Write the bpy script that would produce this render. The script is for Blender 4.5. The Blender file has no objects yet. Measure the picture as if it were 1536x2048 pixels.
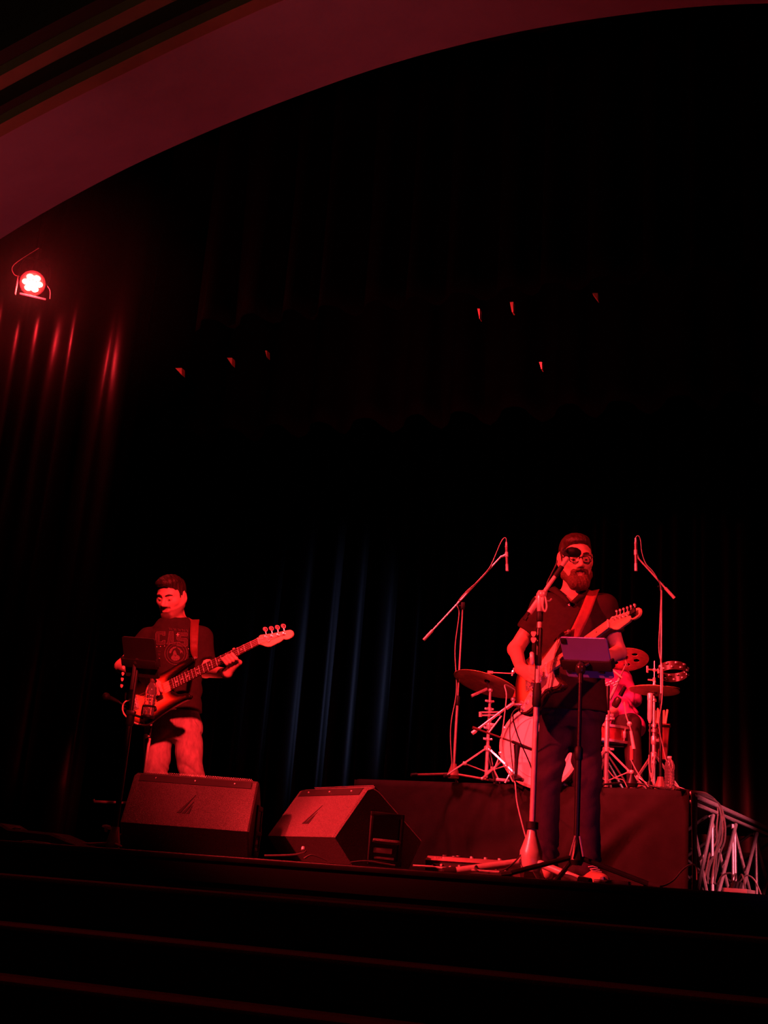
import bpy, bmesh, math, random
import numpy as np
from mathutils import Vector, Matrix
from math import sin, cos, tan, pi, radians, sqrt, atan2

SC = bpy.context.scene
COL = SC.collection
rnd = random.Random(7)

# ------------------------------------------------------------------ camera
PITCH, ROLL, FPX = radians(17.279), radians(4.462), 2406.9
CAMP = np.array([0.0, 0.0, -0.07])            # stage floor is z = 0; seen from a seat in the house
FWD = np.array([0, cos(PITCH), sin(PITCH)])
_u0 = np.array([0, -sin(PITCH), cos(PITCH)]); _r0 = np.array([1.0, 0, 0])
UPV = cos(ROLL) * _u0 - sin(ROLL) * _r0
RGT = cos(ROLL) * _r0 + sin(ROLL) * _u0
cd = bpy.data.cameras.new('camera'); cam = bpy.data.objects.new('camera', cd); COL.objects.link(cam)
cd.lens = FPX / 2048 * 36.0; cd.sensor_width = 36.0; cd.clip_start = 0.05; cd.clip_end = 200
cam.matrix_world = Matrix(((RGT[0], UPV[0], -FWD[0], CAMP[0]), (RGT[1], UPV[1], -FWD[1], CAMP[1]),
                           (RGT[2], UPV[2], -FWD[2], CAMP[2]), (0, 0, 0, 1)))
SC.camera = cam

# ------------------------------------------------------------------ view, world
SC.view_settings.view_transform = 'Standard'; SC.view_settings.look = 'None'
SC.view_settings.exposure = 0.0; SC.view_settings.gamma = 1.0; SC.view_settings.use_curve_mapping = False
SC.cycles.use_denoising = True
SC.cycles.max_bounces = 6
wd = bpy.data.worlds.new('dark_house'); SC.world = wd; wd.use_nodes = True
wd.node_tree.nodes['Background'].inputs[0].default_value = (0.10, 0.05, 0.04, 1)
wd.node_tree.nodes['Background'].inputs[1].default_value = 0.004

# ------------------------------------------------------------------ stage lights (unseen fill spots added among them)
def spot(name, loc, aim, watts, col, angle, blend=0.5, size=0.12):
    ld = bpy.data.lights.new(name, 'SPOT'); ld.energy = watts; ld.color = col
    ld.spot_size = radians(angle); ld.spot_blend = blend; ld.shadow_soft_size = size
    o = bpy.data.objects.new(name, ld); COL.objects.link(o); o.location = loc
    o.rotation_euler = (Vector(aim) - Vector(loc)).to_track_quat('-Z', 'Y').to_euler(); return o
RED = (1.0, 0.024, 0.028)
BLUE = (0.22, 0.16, 1.0)
spot('key_house_left', (-4.6, 2.6, 3.6), (0.75, 5.9, 0.95), 4800, RED, 32, 0.5)
spot('fill_house_right', (2.6, 0.2, 3.9), (1.0, 5.9, 1.15), 1500, RED, 15, 0.7)
spot('wash_house_right', (0.1, 1.5, 3.75), (-1.0, 7.3, 1.14), 5000, RED, 12.5, 0.5)
spot('tread_fill', (-1.2, 4.98, 3.9), (-0.2, 4.35, -0.3), 105, RED, 84, 0.8)  # unseen spill added so the step treads catch red
spot('wedge_fill', (-3.0, 3.9, 4.4), (-0.22, 5.62, 0.30), 4600, RED, 9.5, 0.5)  # extra unseen spot added to brighten the sideways monitor
spot('drum_special', (-2.2, 1.2, 4.6), (1.55, 8.4, 1.2), 6500, (1, .026, .035), 15, 0.7)
spot('drum_top_light', (-1.3, 6.3, 4.75), (1.35, 8.35, 1.15), 4200, (1, .035, .05), 50, 0.7, .5)
spot('crash_fill', (-0.7, 6.0, 0.06), (0.75, 8.35, 1.6), 30, (1, .03, .04), 26, 0.7, .5)  # unseen low spot added to light the underside of the crash
spot('lattice_fill', (5.2, 3.4, 2.6), (2.75, 8.6, 0.35), 5600, (1, .12, .16), 17, 0.7)  # no known fixture: added to bring out the lattice struts
spot('blue_front', (1.6, 3.0, 0.03), (1.15, 5.5, 0.62), 20, BLUE, 30, 0.8)
bl = spot('blue_side', (3.9, 9.3, 2.5), (-0.15, 13.25, 2.3), 300, (.40, .46, 1), 34, 0.8)
bl.scale = (.20, 1, 1)
spot('arch_fill', (-1.4, 5.3, -0.02), (-1.7, 5.9, 4.2), 190, (1, .07, .12), 78, 0.9, .3)  # this and the next: unseen, added to redden the arch soffit
spot('arch_fill', (1.9, 4.1, -0.02), (0.4, 5.3, 4.4), 100, (1, .07, .12), 75, 0.9, .3)
spot('hem_fill', (-0.6, 7.2, 0.1), (-0.2, 8.6, 4.2), 190, (1, .03, .03), 70, 0.8)  # unseen, added to light the red flaps on the border hem
spot('trim_fill', (-3.4, 1.4, 1.6), (-1.6, 5.1, 4.0), 26, (1, .62, .34), 55, 0.9)  # no real fixture: warm spot added for the arch mouldings

# ------------------------------------------------------------------ materials
MATS = {}
def mat(name, col, rough=0.6, metal=0.0, var=0.12, vs=18.0, bump=0.0, bs=150.0, spec=0.5, attr=None, coat=0.0, trans=0.0, ior=1.45, emit=None, es=1.0, stretch=None, detail=3, sheen=0.0):
    if name in MATS: return MATS[name]
    m = bpy.data.materials.new(name); m.use_nodes = True; nt = m.node_tree; N = nt.nodes; L = nt.links
    b = N['Principled BSDF']
    tc = N.new('ShaderNodeTexCoord'); mp = N.new('ShaderNodeMapping'); L.new(tc.outputs['Object'], mp.inputs[0])
    if stretch: mp.inputs['Scale'].default_value = stretch
    nz = N.new('ShaderNodeTexNoise'); nz.inputs['Scale'].default_value = vs; nz.inputs['Detail'].default_value = detail
    L.new(mp.outputs[0], nz.inputs['Vector'])
    mr = N.new('ShaderNodeMapRange'); mr.inputs['To Min'].default_value = 1 - var; mr.inputs['To Max'].default_value = 1 + var
    mr.inputs['From Min'].default_value = 0.3; mr.inputs['From Max'].default_value = 0.7
    L.new(nz.outputs['Fac'], mr.inputs['Value'])
    mx = N.new('ShaderNodeMix'); mx.data_type = 'RGBA'; mx.blend_type = 'MULTIPLY'; mx.inputs['Factor'].default_value = 1
    if attr:
        at = N.new('ShaderNodeAttribute'); at.attribute_name = attr; L.new(at.outputs['Color'], mx.inputs[6])
    else: mx.inputs[6].default_value = (*col, 1)
    L.new(mr.outputs[0], mx.inputs[7]); L.new(mx.outputs[2], b.inputs['Base Color'])
    b.inputs['Roughness'].default_value = rough; b.inputs['Metallic'].default_value = metal
    b.inputs['Specular IOR Level'].default_value = spec; b.inputs['IOR'].default_value = ior
    b.inputs['Coat Weight'].default_value = coat; b.inputs['Transmission Weight'].default_value = trans
    b.inputs['Sheen Weight'].default_value = sheen
    if bump:
        n2 = N.new('ShaderNodeTexNoise'); n2.inputs['Scale'].default_value = bs; n2.inputs['Detail'].default_value = 2
        L.new(mp.outputs[0], n2.inputs['Vector'])
        bp = N.new('ShaderNodeBump'); bp.inputs['Strength'].default_value = bump; bp.inputs['Distance'].default_value = 0.004
        L.new(n2.outputs['Fac'], bp.inputs['Height']); L.new(bp.outputs[0], b.inputs['Normal'])
    if emit:
        b.inputs['Emission Color'].default_value = (*emit, 1); b.inputs['Emission Strength'].default_value = es
    MATS[name] = m; return m

M_black = mat('black_metal', (.012, .012, .013), .38, 0, .2, 30, .1, 300)
M_blackmatte = mat('black_plastic', (.010, .010, .010), .6, 0, .2, 30, .1, 200)
M_chrome = mat('chrome', (.88, .86, .88), .30, .72, .06, 25)
M_steel = mat('worn_steel', (.68, .66, .68), .36, .7, .12, 40)
M_alu = mat('aluminium', (.62, .62, .66), .42, .85, .1, 25)
M_rubber = mat('rubber', (.02, .02, .02), .8, 0, .15, 40)
M_cable = mat('cable_jacket', (.05, .045, .045), .5, 0, .2, 60)
M_cablelight = mat('grey_cable_jacket', (.35, .33, .33), .5, 0, .15, 60)
M_velvet = mat('black_velour', (.0018, .0016, .0018), .8, 0, .2, 6, .2, 90, .08)
M_velvet2 = mat('dark_velour', (.0045, .0042, .0045), .78, 0, .2, 6, .2, 90, .12)
M_skirt = mat('black_skirt_cloth', (.020, .014, .014), .85, 0, .2, 9, .25, 160, .15)
M_stagefloor = mat('black_stage_floor', (.012, .011, .011), .55, 0, .25, 3, .1, 60)
M_carpet = mat('dark_carpet', (.06, .045, .045), .95, 0, .25, 90, .5, 260, .1)
M_plaster = mat('painted_plaster', (.42, .36, .38), .9, 0, .05, 4, .15, 180, .2)
M_brown = mat('brown_painted_wood', (.26, .16, .08), .6, 0, .15, 5, .1, 60)
M_house = mat('dark_house_wall', (.035, .022, .015), .85, 0, .15, 3, .1, 50)

# ------------------------------------------------------------------ helpers
def P(x, y, D):
    v = FWD + (x - 768) / FPX * RGT - (y - 1024) / FPX * UPV
    return CAMP + v * (D / v[1])
def Pz(x, y, z):
    v = FWD + (x - 768) / FPX * RGT - (y - 1024) / FPX * UPV
    return CAMP + v * ((z - CAMP[2]) / v[2])
A22 = radians(22)
SD_ = np.array([cos(A22), -sin(A22), 0]); TD_ = np.array([sin(A22), cos(A22), 0]); ZD_ = np.array([0, 0, 1.0])
def ST(s, t, z): return SD_ * s + TD_ * t + ZD_ * z       # stage frame: s along the stage front, t upstage
def nrm(v): v = np.asarray(v, float); return v / (np.linalg.norm(v) + 1e-12)
def frame(axis, hint=(0, 0, 1)):
    w = nrm(axis); u = np.cross(hint, w)
    if np.linalg.norm(u) < 1e-4: u = np.cross((1, 0, 0), w)
    u = nrm(u); return u, np.cross(w, u), w
def rotz(a): return np.array([[cos(a), -sin(a), 0], [sin(a), cos(a), 0], [0, 0, 1]])
def smooth_path(pts, n=6, closed=False):
    p = [np.asarray(q, float) for q in pts]; out = []; m = len(p)
    rng = range(m) if closed else range(m - 1)
    for i in rng:
        if closed: a, b, c, d = p[i - 1], p[i], p[(i + 1) % m], p[(i + 2) % m]
        else: a, b, c, d = p[max(i - 1, 0)], p[i], p[i + 1], p[min(i + 2, m - 1)]
        for k in range(n):
            t = k / n
            out.append(.5 * ((2 * b) + (c - a) * t + (2 * a - 5 * b + 4 * c - d) * t * t + (3 * b - a - 3 * c + d) * t ** 3))
    if not closed: out.append(p[-1])
    return out

class MB:
    """collects shapes, builds ONE mesh object"""
    def __init__(s, off=None): s.v = []; s.f = []; s.c = []; s.col = None; s.off = np.zeros(3) if off is None else np.asarray(off, float)
    def add(s, vs, fs):
        n = len(s.v); s.v += [tuple(np.asarray(q, float) - s.off) for q in vs]; s.f += [tuple(i + n for i in f) for f in fs]
        s.c += [s.col] * len(vs); return s
    def box(s, c, size, R=None, ch=0.0):
        R = np.eye(3) if R is None else np.asarray(R); h = np.array(size) / 2; c = np.asarray(c, float)
        if ch <= 0:
            vs = [c + R @ (h * np.array(k)) for k in ((-1, -1, -1), (1, -1, -1), (1, 1, -1), (-1, 1, -1), (-1, -1, 1), (1, -1, 1), (1, 1, 1), (-1, 1, 1))]
            return s.add(vs, [(3, 2, 1, 0), (4, 5, 6, 7), (0, 1, 5, 4), (1, 2, 6, 5), (2, 3, 7, 6), (3, 0, 4, 7)])
        bm = bmesh.new(); bmesh.ops.create_cube(bm, size=1)
        for v in bm.verts: v.co = Vector((v.co.x * size[0], v.co.y * size[1], v.co.z * size[2]))
        bmesh.ops.bevel(bm, geom=list(bm.edges), offset=ch, segments=2, profile=.5, affect='EDGES')
        bm.verts.index_update()
        vs = [c + R @ np.array(v.co) for v in bm.verts]; fs = [tuple(v.index for v in f.verts) for f in bm.faces]; bm.free()
        return s.add(vs, fs)
    def tube(s, pts, r, n=8, cap=True, hint=None, flat=None):
        pts = [np.asarray(q, float) for q in pts]; m = len(pts); rs = r if hasattr(r, '__len__') else [r] * m
        vs = []; fs = []; u = None
        for i in range(m):
            d = nrm(pts[min(i + 1, m - 1)] - pts[max(i - 1, 0)])
            if u is None: u = np.cross(hint if hint is not None else (0, 0, 1), d)
            if np.linalg.norm(u) < 1e-3: u = np.cross((1, 0, 0.1), d)
            u = nrm(u - d * np.dot(u, d)); w = np.cross(d, u)
            for k in range(n):
                a = 2 * pi * k / n
                vs.append(pts[i] + rs[i] * (cos(a) * u + (sin(a) if flat is None else sin(a) * flat) * w))
        for i in range(m - 1):
            for k in range(n):
                k2 = (k + 1) % n; fs.append((i * n + k, i * n + k2, (i + 1) * n + k2, (i + 1) * n + k))
        if cap: fs.append(tuple(range(n - 1, -1, -1))); fs.append(tuple((m - 1) * n + k for k in range(n)))
        return s.add(vs, fs)
    def cyl(s, a, b, r, r2=None, n=12): return s.tube([a, b], [r, r if r2 is None else r2], n)
    def lathe(s, prof, o, axis=(0, 0, 1), n=16, hint=(0, 1, 0)):
        u, v, w = frame(axis, hint); o = np.asarray(o, float); vs = []; fs = []
        for (r, h) in prof:
            for k in range(n):
                a = 2 * pi * k / n; vs.append(o + w * h + max(r, 1e-5) * (cos(a) * u + sin(a) * v))
        for i in range(len(prof) - 1):
            for k in range(n):
                k2 = (k + 1) % n; fs.append((i * n + k, i * n + k2, (i + 1) * n + k2, (i + 1) * n + k))
        if tuple(prof[0]) != tuple(prof[-1]): fs.append(tuple(range(n - 1, -1, -1))); fs.append(tuple((len(prof) - 1) * n + k for k in range(n)))
        return s.add(vs, fs)
    def ball(s, c, r, n=10, sc=(1, 1, 1), R=None):
        R = np.eye(3) if R is None else R; c = np.asarray(c, float); m = max(4, n // 2); vs = []; fs = []
        for i in range(m + 1):
            th = pi * i / m
            for k in range(n):
                a = 2 * pi * k / n
                vs.append(c + R @ (np.array([max(sin(th), 1e-4) * cos(a) * sc[0], max(sin(th), 1e-4) * sin(a) * sc[1], -cos(th) * sc[2]]) * r))
        for i in range(m):
            for k in range(n):
                k2 = (k + 1) % n; fs.append((i * n + k, i * n + k2, (i + 1) * n + k2, (i + 1) * n + k))
        return s.add(vs, fs)
    def torus(s, c, axis, R, r, n=20, m=8, arc=(0, 2 * pi), hint=(0, 0, 1), sq=1.0):
        u, v, w = frame(axis, hint); c = np.asarray(c, float)
        full = abs(arc[1] - arc[0] - 2 * pi) < 1e-6; k = n if full else n + 1
        pts = [c + R * (cos(arc[0] + (arc[1] - arc[0]) * i / n) * u + sq * sin(arc[0] + (arc[1] - arc[0]) * i / n) * v) for i in range(k)]
        if not full: return s.tube(pts, r, m, hint=w)
        vs = []; fs = []
        for i, q in enumerate(pts):
            d = nrm(q - c)
            for j in range(m):
                a = 2 * pi * j / m; vs.append(q + r * (cos(a) * d + sin(a) * w))
        for i in range(n):
            for j in range(m):
                i2 = (i + 1) % n; j2 = (j + 1) % m; fs.append((i * m + j, i2 * m + j, i2 * m + j2, i * m + j2))
        return s.add(vs, fs)
    def prism(s, out, fr, z0, z1, inset=0.0, rings=None, cols=None):
        """outline (list of 2d, ccw) in frame fr=(o,x,y,n), extruded z0..z1, edges softened by inset; rings/cols colour the front in bands"""
        o, X, Y, Nn = [np.asarray(q, float) for q in fr]; pts = [np.asarray(q, float) for q in out]; m = len(pts)
        ctr = sum(pts) / m; nr = []
        for i in range(m):
            t = nrm(pts[(i + 1) % m] - pts[i - 1]); nr.append(np.array([-t[1], t[0]]))       # inward for ccw
        lay = [(z0, inset), (z0 + inset, 0), (z1 - inset, 0), (z1, inset)] if inset > 0 else [(z0, 0), (z1, 0)]
        lc = [cols[0] if cols else None] * len(lay)
        if rings:
            for r_, c_ in zip(rings, cols[1:]): lay.append((z1, inset + r_)); lc.append(c_)
        vs = []; base = len(s.v); fs = []
        for (z, ins), c_ in zip(lay, lc):
            for i in range(m):
                q = pts[i] + nr[i] * ins; vs.append(o + X * q[0] + Y * q[1] + Nn * z)
        for l in range(len(lay) - 1):
            for i in range(m):
                i2 = (i + 1) % m; fs.append((l * m + i, l * m + i2, (l + 1) * m + i2, (l + 1) * m + i))
        fs.append(tuple(range(m - 1, -1, -1))); fs.append(tuple((len(lay) - 1) * m + i for i in range(m)))
        s.add(vs, fs)
        if cols:
            for l, c_ in enumerate(lc):
                for i in range(m): s.c[base + l * m + i] = c_
        return s
    def build(s, name, material, parent=None, sharp=40, bevel=0, smooth=True):
        me = bpy.data.meshes.new(name); me.from_pydata(s.v, [], s.f)
        if any(c is not None for c in s.c):
            at = me.color_attributes.new('Col', 'FLOAT_COLOR', 'POINT')
            at.data.foreach_set('color', [x for c in s.c for x in ((*(c or (1, 1, 1)), 1))])
        return finish(name, me, material, parent, sharp, bevel, smooth)
def finish(name, me, material, parent, sharp=40, bevel=0, smooth=True):
    bm = bmesh.new(); bm.from_mesh(me); bmesh.ops.recalc_face_normals(bm, faces=bm.faces); bm.to_mesh(me); bm.free()
    if smooth:
        me.shade_smooth()
        if sharp and sharp < 180: me.set_sharp_from_angle(angle=radians(sharp))
    me.materials.append(material)
    o = bpy.data.objects.new(name, me); COL.objects.link(o)
    if parent is not None: o.parent = parent
    if bevel:
        md = o.modifiers.new('soft_edges', 'BEVEL'); md.width = bevel; md.segments = 2; md.limit_method = 'ANGLE'
    return o
def tag(o, label=None, cat=None, group=None, kind=None):
    if label: o['label'] = label
    if cat: o['category'] = cat
    if group: o['group'] = group
    if kind: o['kind'] = kind
    return o
def thing(name, label, cat, loc=(0, 0, 0), rz=0.0, group=None):
    e = bpy.data.objects.new(name, None); COL.objects.link(e); e.location = tuple(loc); e.rotation_euler = (0, 0, rz)
    e.empty_display_size = .1; return tag(e, label, cat, group)
def W(root): return MB(off=np.array(root.location))        # world coordinates under an unrotated root
def dup(root, loc=None, rz=None, label=None, group=None):
    r = root.copy(); COL.objects.link(r)
    if loc is not None: r.location = tuple(loc)
    if rz is not None: r.rotation_euler = (0, 0, rz)
    if label: r['label'] = label
    if group: r['group'] = group
    for ch in list(root.children):
        c = ch.copy(); COL.objects.link(c); c.parent = r
        for g in list(ch.children):
            d = g.copy(); COL.objects.link(d); d.parent = c
    return r

# ================================================================== THE SETTING
def struct(name, mb, m, parent=None, **k):
    o = mb.build(name, m, parent, **k)
    if parent is None: o['kind'] = 'structure'
    return o
EDGE = 4.265                                   # stage front, t
mb = MB(); mb.box(ST(0, 0, 0) + ST(-.4, EDGE + 4.4, -.05), (16, 8.8, .1), np.array([SD_, TD_, ZD_]).T); struct('floor', mb, M_stagefloor)
# nosing at the stage lip and the three steps below it (treads carpeted)
steps = [(EDGE, 0.0), (4.36 * cos(A22), -.13), (4.12 * cos(A22), -.30), (3.88 * cos(A22), -.46), (3.6 * cos(A22), -.63), (3.3 * cos(A22), -.80)]
mb = MB(); mb.box(ST(-.4, EDGE + .012, -.012), (16, .05, .022), np.array([SD_, TD_, ZD_]).T, .005); struct('trim_1', mb, mat('stage_nosing', (.05, .045, .045), .3, .3, .2, 20))
for i, (t, z) in enumerate(steps):
    mb = MB()
    if i == 0:
        mb.box(ST(-.4, t + .03, -.08), (16, .02, .11), np.array([SD_, TD_, ZD_]).T); nm = 'trim_2'
    else:
        t_back = steps[i - 1][0]
        mb.box(ST(-.4, (t + t_back + .06) / 2, z - .02), (16, t_back + .06 - t, .04), np.array([SD_, TD_, ZD_]).T, .012)
        mb.box(ST(-.4, t + .03, z - .10), (16, .02, .14), np.array([SD_, TD_, ZD_]).T); nm = 'trim_%d' % (i + 2)
    struct(nm, mb, M_carpet if i else M_stagefloor)
mb = MB(); mb.box(ST(0, -2, -1.0), (18, 10.8, .06), np.array([SD_, TD_, ZD_]).T); struct('floor_house', mb, M_house)

# proscenium arch: plaster soffit between the front edge and the black masking behind
ARC = [(-6.6, 2.2), (-6.0, 2.8), (-5.4, 3.27), (-4.856, 3.617), (-4.143, 3.93), (-3.45, 4.150), (-2.786, 4.308), (-2.254, 4.400), (-1.67, 4.447), (-1.118, 4.440), (-.524, 4.385), (.1, 4.25), (.8, 4.03), (1.6, 3.66), (2.2, 3.25), (2.8, 2.7)]
arc = smooth_path([(a, b) for a, b in ARC], 5)
def dz(s): return float(np.interp(s, [-5, -4.177, -3.942, -3.403, -2.667, -2.5, 0], [-.29, -.285, -.282, -.262, -.212, -.205, -.2]))
mb = MB(); n = len(arc); vs = []
prof = [(5.285, 0, 0), (5.285, 0, .4), (4.404, 1, .4), (4.404, 1, 0)]
rows = []
for s_, z_ in arc:
    zn = z_ + dz(s_) + .0
    rows.append([ST(s_, 5.30, z_), ST(s_, 5.0, z_ + (zn - z_) * .34), ST(s_, 4.7, z_ + (zn - z_) * .68), ST(s_, 4.404, zn), ST(s_, 4.404, zn + .02), ST(s_, 4.9, z_ + .6), ST(s_, 5.30, z_ + .6)])
k = 7; vs = [q for r in rows for q in r]; fs = []
for i in range(n - 1):
    for j in range(k):
        j2 = (j + 1) % k; fs.append((i * k + j, i * k + j2, (i + 1) * k + j2, (i + 1) * k + j))
mb.add(vs, fs); struct('trim_9', mb, M_plaster, sharp=50)
# brown front mouldings, stepped outward
def arch_strip(nm, t0, t1, o0, o1, m):
    mb = MB(); rows = []
    for s_, z_ in arc:
        zn = z_ + dz(s_)
        rows.append([ST(s_, t1, zn + o0), ST(s_, t0, zn + o0), ST(s_, t0, zn + o1), ST(s_, t1, zn + o1)])
    vs = [q for r in rows for q in r]; fs = []
    for i in range(len(rows) - 1):
        for j in range(4): fs.append((i * 4 + j, i * 4 + (j + 1) % 4, (i + 1) * 4 + (j + 1) % 4, (i + 1) * 4 + j))
    mb.add(vs, fs); struct(nm, mb, m, sharp=50)
arch_strip('trim_10', 4.33, 4.404, -.004, .06, M_brown)
arch_strip('trim_11', 4.28, 4.40, .06, .17, M_house)
arch_strip('trim_12', 4.20, 4.40, .17, .24, M_brown)
arch_strip('trim_13', 4.12, 4.40, .24, .34, M_house)
# house wall above the arch and the arch wall upstage side
def arch_wall(nm, t0, off, top, m):
    mb = MB(); rows = []
    for s_, z_ in arc:
        zn = z_ + off + (dz(s_) if off else 0)
        rows.append([ST(s_, t0, zn), ST(s_, t0, top), ST(s_, t0 + .06, top), ST(s_, t0 + .06, zn)])
    vs = [q for r in rows for q in r]; fs = []
    for i in range(len(rows) - 1):
        for j in range(4): fs.append((i * 4 + j, i * 4 + (j + 1) % 4, (i + 1) * 4 + (j + 1) % 4, (i + 1) * 4 + j))
    mb.add(vs, fs); struct(nm, mb, m, sharp=50)
arch_wall('wall_front', 4.3, .30, 6.5, M_house)
B_ = np.array([SD_, TD_, ZD_]).T
mb = MB(); mb.box(ST(-7.6, EDGE + 4.3, 2.6), (.1, 9.2, 7.6), B_); struct('wall_left', mb, M_velvet)
mb = MB(); mb.box(ST(7.4, EDGE + 4.3, 2.6), (.1, 9.2, 7.6), B_); struct('wall_right', mb, M_velvet)
mb = MB(); mb.box(ST(-.1, 12.9, 2.6), (15.2, .1, 7.6), B_); struct('wall_back', mb, M_velvet)
mb = MB(); mb.box(ST(-.1, EDGE + 4.5, 6.42), (15.2, 9.0, .08), B_); struct('ceiling', mb, M_velvet)

# ------------------------------------------------------------------ curtains
def curtain(name, label, a, b, z0, z1, folds, amp, m, hem=None, group=None, seed=0, per=10, sharpness=1.0, cat='curtain', rows=None):
    """pleated cloth hanging from a to b (stage points s,t); hem(u) lifts the lower edge"""
    r = random.Random(seed); a = np.array(a, float); b = np.array(b, float); n = folds * per
    ph = [r.uniform(-.35, .35) for _ in range(folds + 2)]; am = [r.uniform(.65, 1.25) for _ in range(folds + 2)]
    d = nrm(b - a); nn = np.array([-d[1], d[0]]); rows = rows or [0, .08, .3, .6, .85, 1]
    vs = []; fs = []; front = []; 
    for i in range(n + 1):
        u = i / n; fpos = u * folds; j = int(fpos); fr = fpos - j
        w = cos(2 * pi * (fpos + .12 * sin(2 * pi * fpos * .37 + ph[j])))
        w = math.copysign(abs(w) ** sharpness, w)
        A = amp * (am[j] * (1 - fr) + am[j + 1] * fr)
        for q in rows:
            zb = z0 + (hem(u) if hem else 0); z = zb + (z1 - zb) * q
            k = 1 - .55 * q
            p2 = a + (b - a) * u + nn * A * w * k + d * (0.25 * amp * sin(2 * pi * fpos * 2 + ph[j]) * k)
            vs.append(ST(p2[0], p2[1], z))
    R_ = len(rows)
    for i in range(n):
        for j in range(R_ - 1): fs.append((i * R_ + j, (i + 1) * R_ + j, (i + 1) * R_ + j + 1, i * R_ + j + 1))
    mb = MB(); mb.add(vs, fs); me = mb.build(name, m, None, sharp=180)
    md = me.modifiers.new('cloth', 'SOLIDIFY'); md.thickness = .006
    return tag(me, label, cat, group)
M_back = mat('back_velour', (.0016, .0015, .0018), .45, 0, .2, 6, .15, 60, .22)
M_leg = mat('satin_black_velour', (.003, .0027, .003), .34, 0, .2, 6, .1, 40, .32)
curtain('back_curtain', 'black traveller curtain across the back of the stage behind the drum riser', (-7.2, 12.35), (7.0, 12.35), 0.02, 6.0, 40, .085, M_back, seed=3)
def to_st(w): return (w[0] * cos(A22) - w[1] * sin(A22), w[0] * sin(A22) + w[1] * cos(A22))
curtain('leg_curtain', 'pleated black side curtain hanging right behind the glowing red lamp', to_st(P(-150, 600, 8.76)), to_st(P(290, 700, 9.16)), 0.02, 6.0, 5, .085, M_leg, seed=11)
b1 = curtain('border_curtain', 'black border curtain high behind the arch with small added red glints along its hem', (to_st(P(318, 740, 8.5))[0], 7.6), (7.0, 7.6), 4.1, 6.35, 34, .06, M_velvet, lambda u: .05 * abs(sin(pi * u * 34)), seed=5)
b2 = curtain('border_curtain', 'second black border lower and farther upstage, its hem faintly red', (-7.2, 9.6), (7.0, 9.6), 3.95, 6.35, 30, .08, M_velvet2, lambda u: .10 * abs(sin(pi * u * 30)), seed=8)
M_glint = mat('red_glint_flap', (.85, .35, .33), .8, 0, .1, 30)  # red light on the hem, made as flaps of light red colour
def on_t(x, y, t):
    v = FWD + (x - 768) / FPX * RGT - (y - 1024) / FPX * UPV; d = v @ TD_; return CAMP + v * ((t - CAMP @ TD_) / d)
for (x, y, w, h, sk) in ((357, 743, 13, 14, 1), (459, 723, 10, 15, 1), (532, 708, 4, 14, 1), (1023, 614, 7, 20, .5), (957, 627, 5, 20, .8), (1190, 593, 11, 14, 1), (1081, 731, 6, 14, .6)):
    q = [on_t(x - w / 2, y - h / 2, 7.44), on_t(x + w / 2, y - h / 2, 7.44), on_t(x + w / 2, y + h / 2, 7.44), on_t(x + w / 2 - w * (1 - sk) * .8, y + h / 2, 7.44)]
    q2 = [p_ + TD_ * .05 for p_ in q]; mb = MB(); mb.add(q + q2, [(0, 1, 2, 3), (7, 6, 5, 4), (0, 4, 5, 1), (1, 5, 6, 2), (2, 6, 7, 3), (3, 7, 4, 0)]); mb.build('hem_glint', M_glint, b1)
V0 = lambda *q: np.array(q, float)

# ================================================================== RISER
RZ = .66; RY = radians(27.5)
RA = np.array([cos(RY), -sin(RY), 0]); RB = np.array([sin(RY), cos(RY), 0]); ZU = np.array([0, 0, 1.0])
RR = Pz(1379, 1581, RZ); RW = 2.38
def RV(u, v, z=RZ): return RR - RA * u + RB * v + ZU * (z - RZ)       # u left from the right corner, v back
riser = thing('drum_riser', 'low platform with black cloth skirt and open lattice side carrying the drums', 'platform', RV(RW / 2, 1.3, 0))
RM = np.array([RA, RB, ZU]).T
mb = W(riser); mb.box(RV(RW / 2, 1.9, RZ - .02), (RW - .02, 3.78, .04), RM); mb.build('deck', M_stagefloor, riser)
mb = W(riser)
mb.box(RV(.0, 1.9, RZ - .018), (.03, 3.8, .026), RM, .006); mb.box(RV(.0, 1.9, RZ - .068), (.026, 3.8, .022), RM, .006)
mb.build('side_rail', M_alu, riser)
# open lattice along the right side
def u_at(xp, z):
    lo, hi = 0.0, 6.0
    for _ in range(40):
        m_ = (lo + hi) / 2; w = RV(0, m_, z) - CAMP
        xx = 768 + FPX * (w @ RGT) / (w @ FWD)
        if xx < xp: lo = m_
        else: hi = m_
    return lo
us = [0.05] + [u_at(x, .4) for x in (1424, 1469.5, 1512, 1552)]
for i, u in enumerate(us[1:]):
    mb = W(riser); mb.cyl(RV(0, u, .02), RV(0, u, RZ - .1), .013, n=10)
    if i == 1: mb.cyl(RV(0, u - .08, .02), RV(0, u - .08, RZ - .1), .012, n=10)
    mb.build('lattice_post', M_alu, riser)
for i in range(4):
    u0, u1 = us[i], us[i + 1]
    mb = W(riser); mb.cyl(RV(-.02, u1 - .05, RZ - .10), RV(-.02, u0 + .05, .02), .013, n=8); mb.build('lattice_brace', M_alu, riser)
    mb = W(riser); mb.cyl(RV(.02, u0 + .05, RZ - .10), RV(.02, u1 - .05, .02), .013, n=8); mb.build('lattice_brace', M_steel, riser)
    mb = W(riser); mb.cyl(RV(.03, u1, RZ - .10), RV(.7, u1, .05), .011, n=8); mb.cyl(RV(.03, u1, .05), RV(.7, u1, RZ - .10), .011, n=8); mb.build('cross_brace', M_black, riser)
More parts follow.
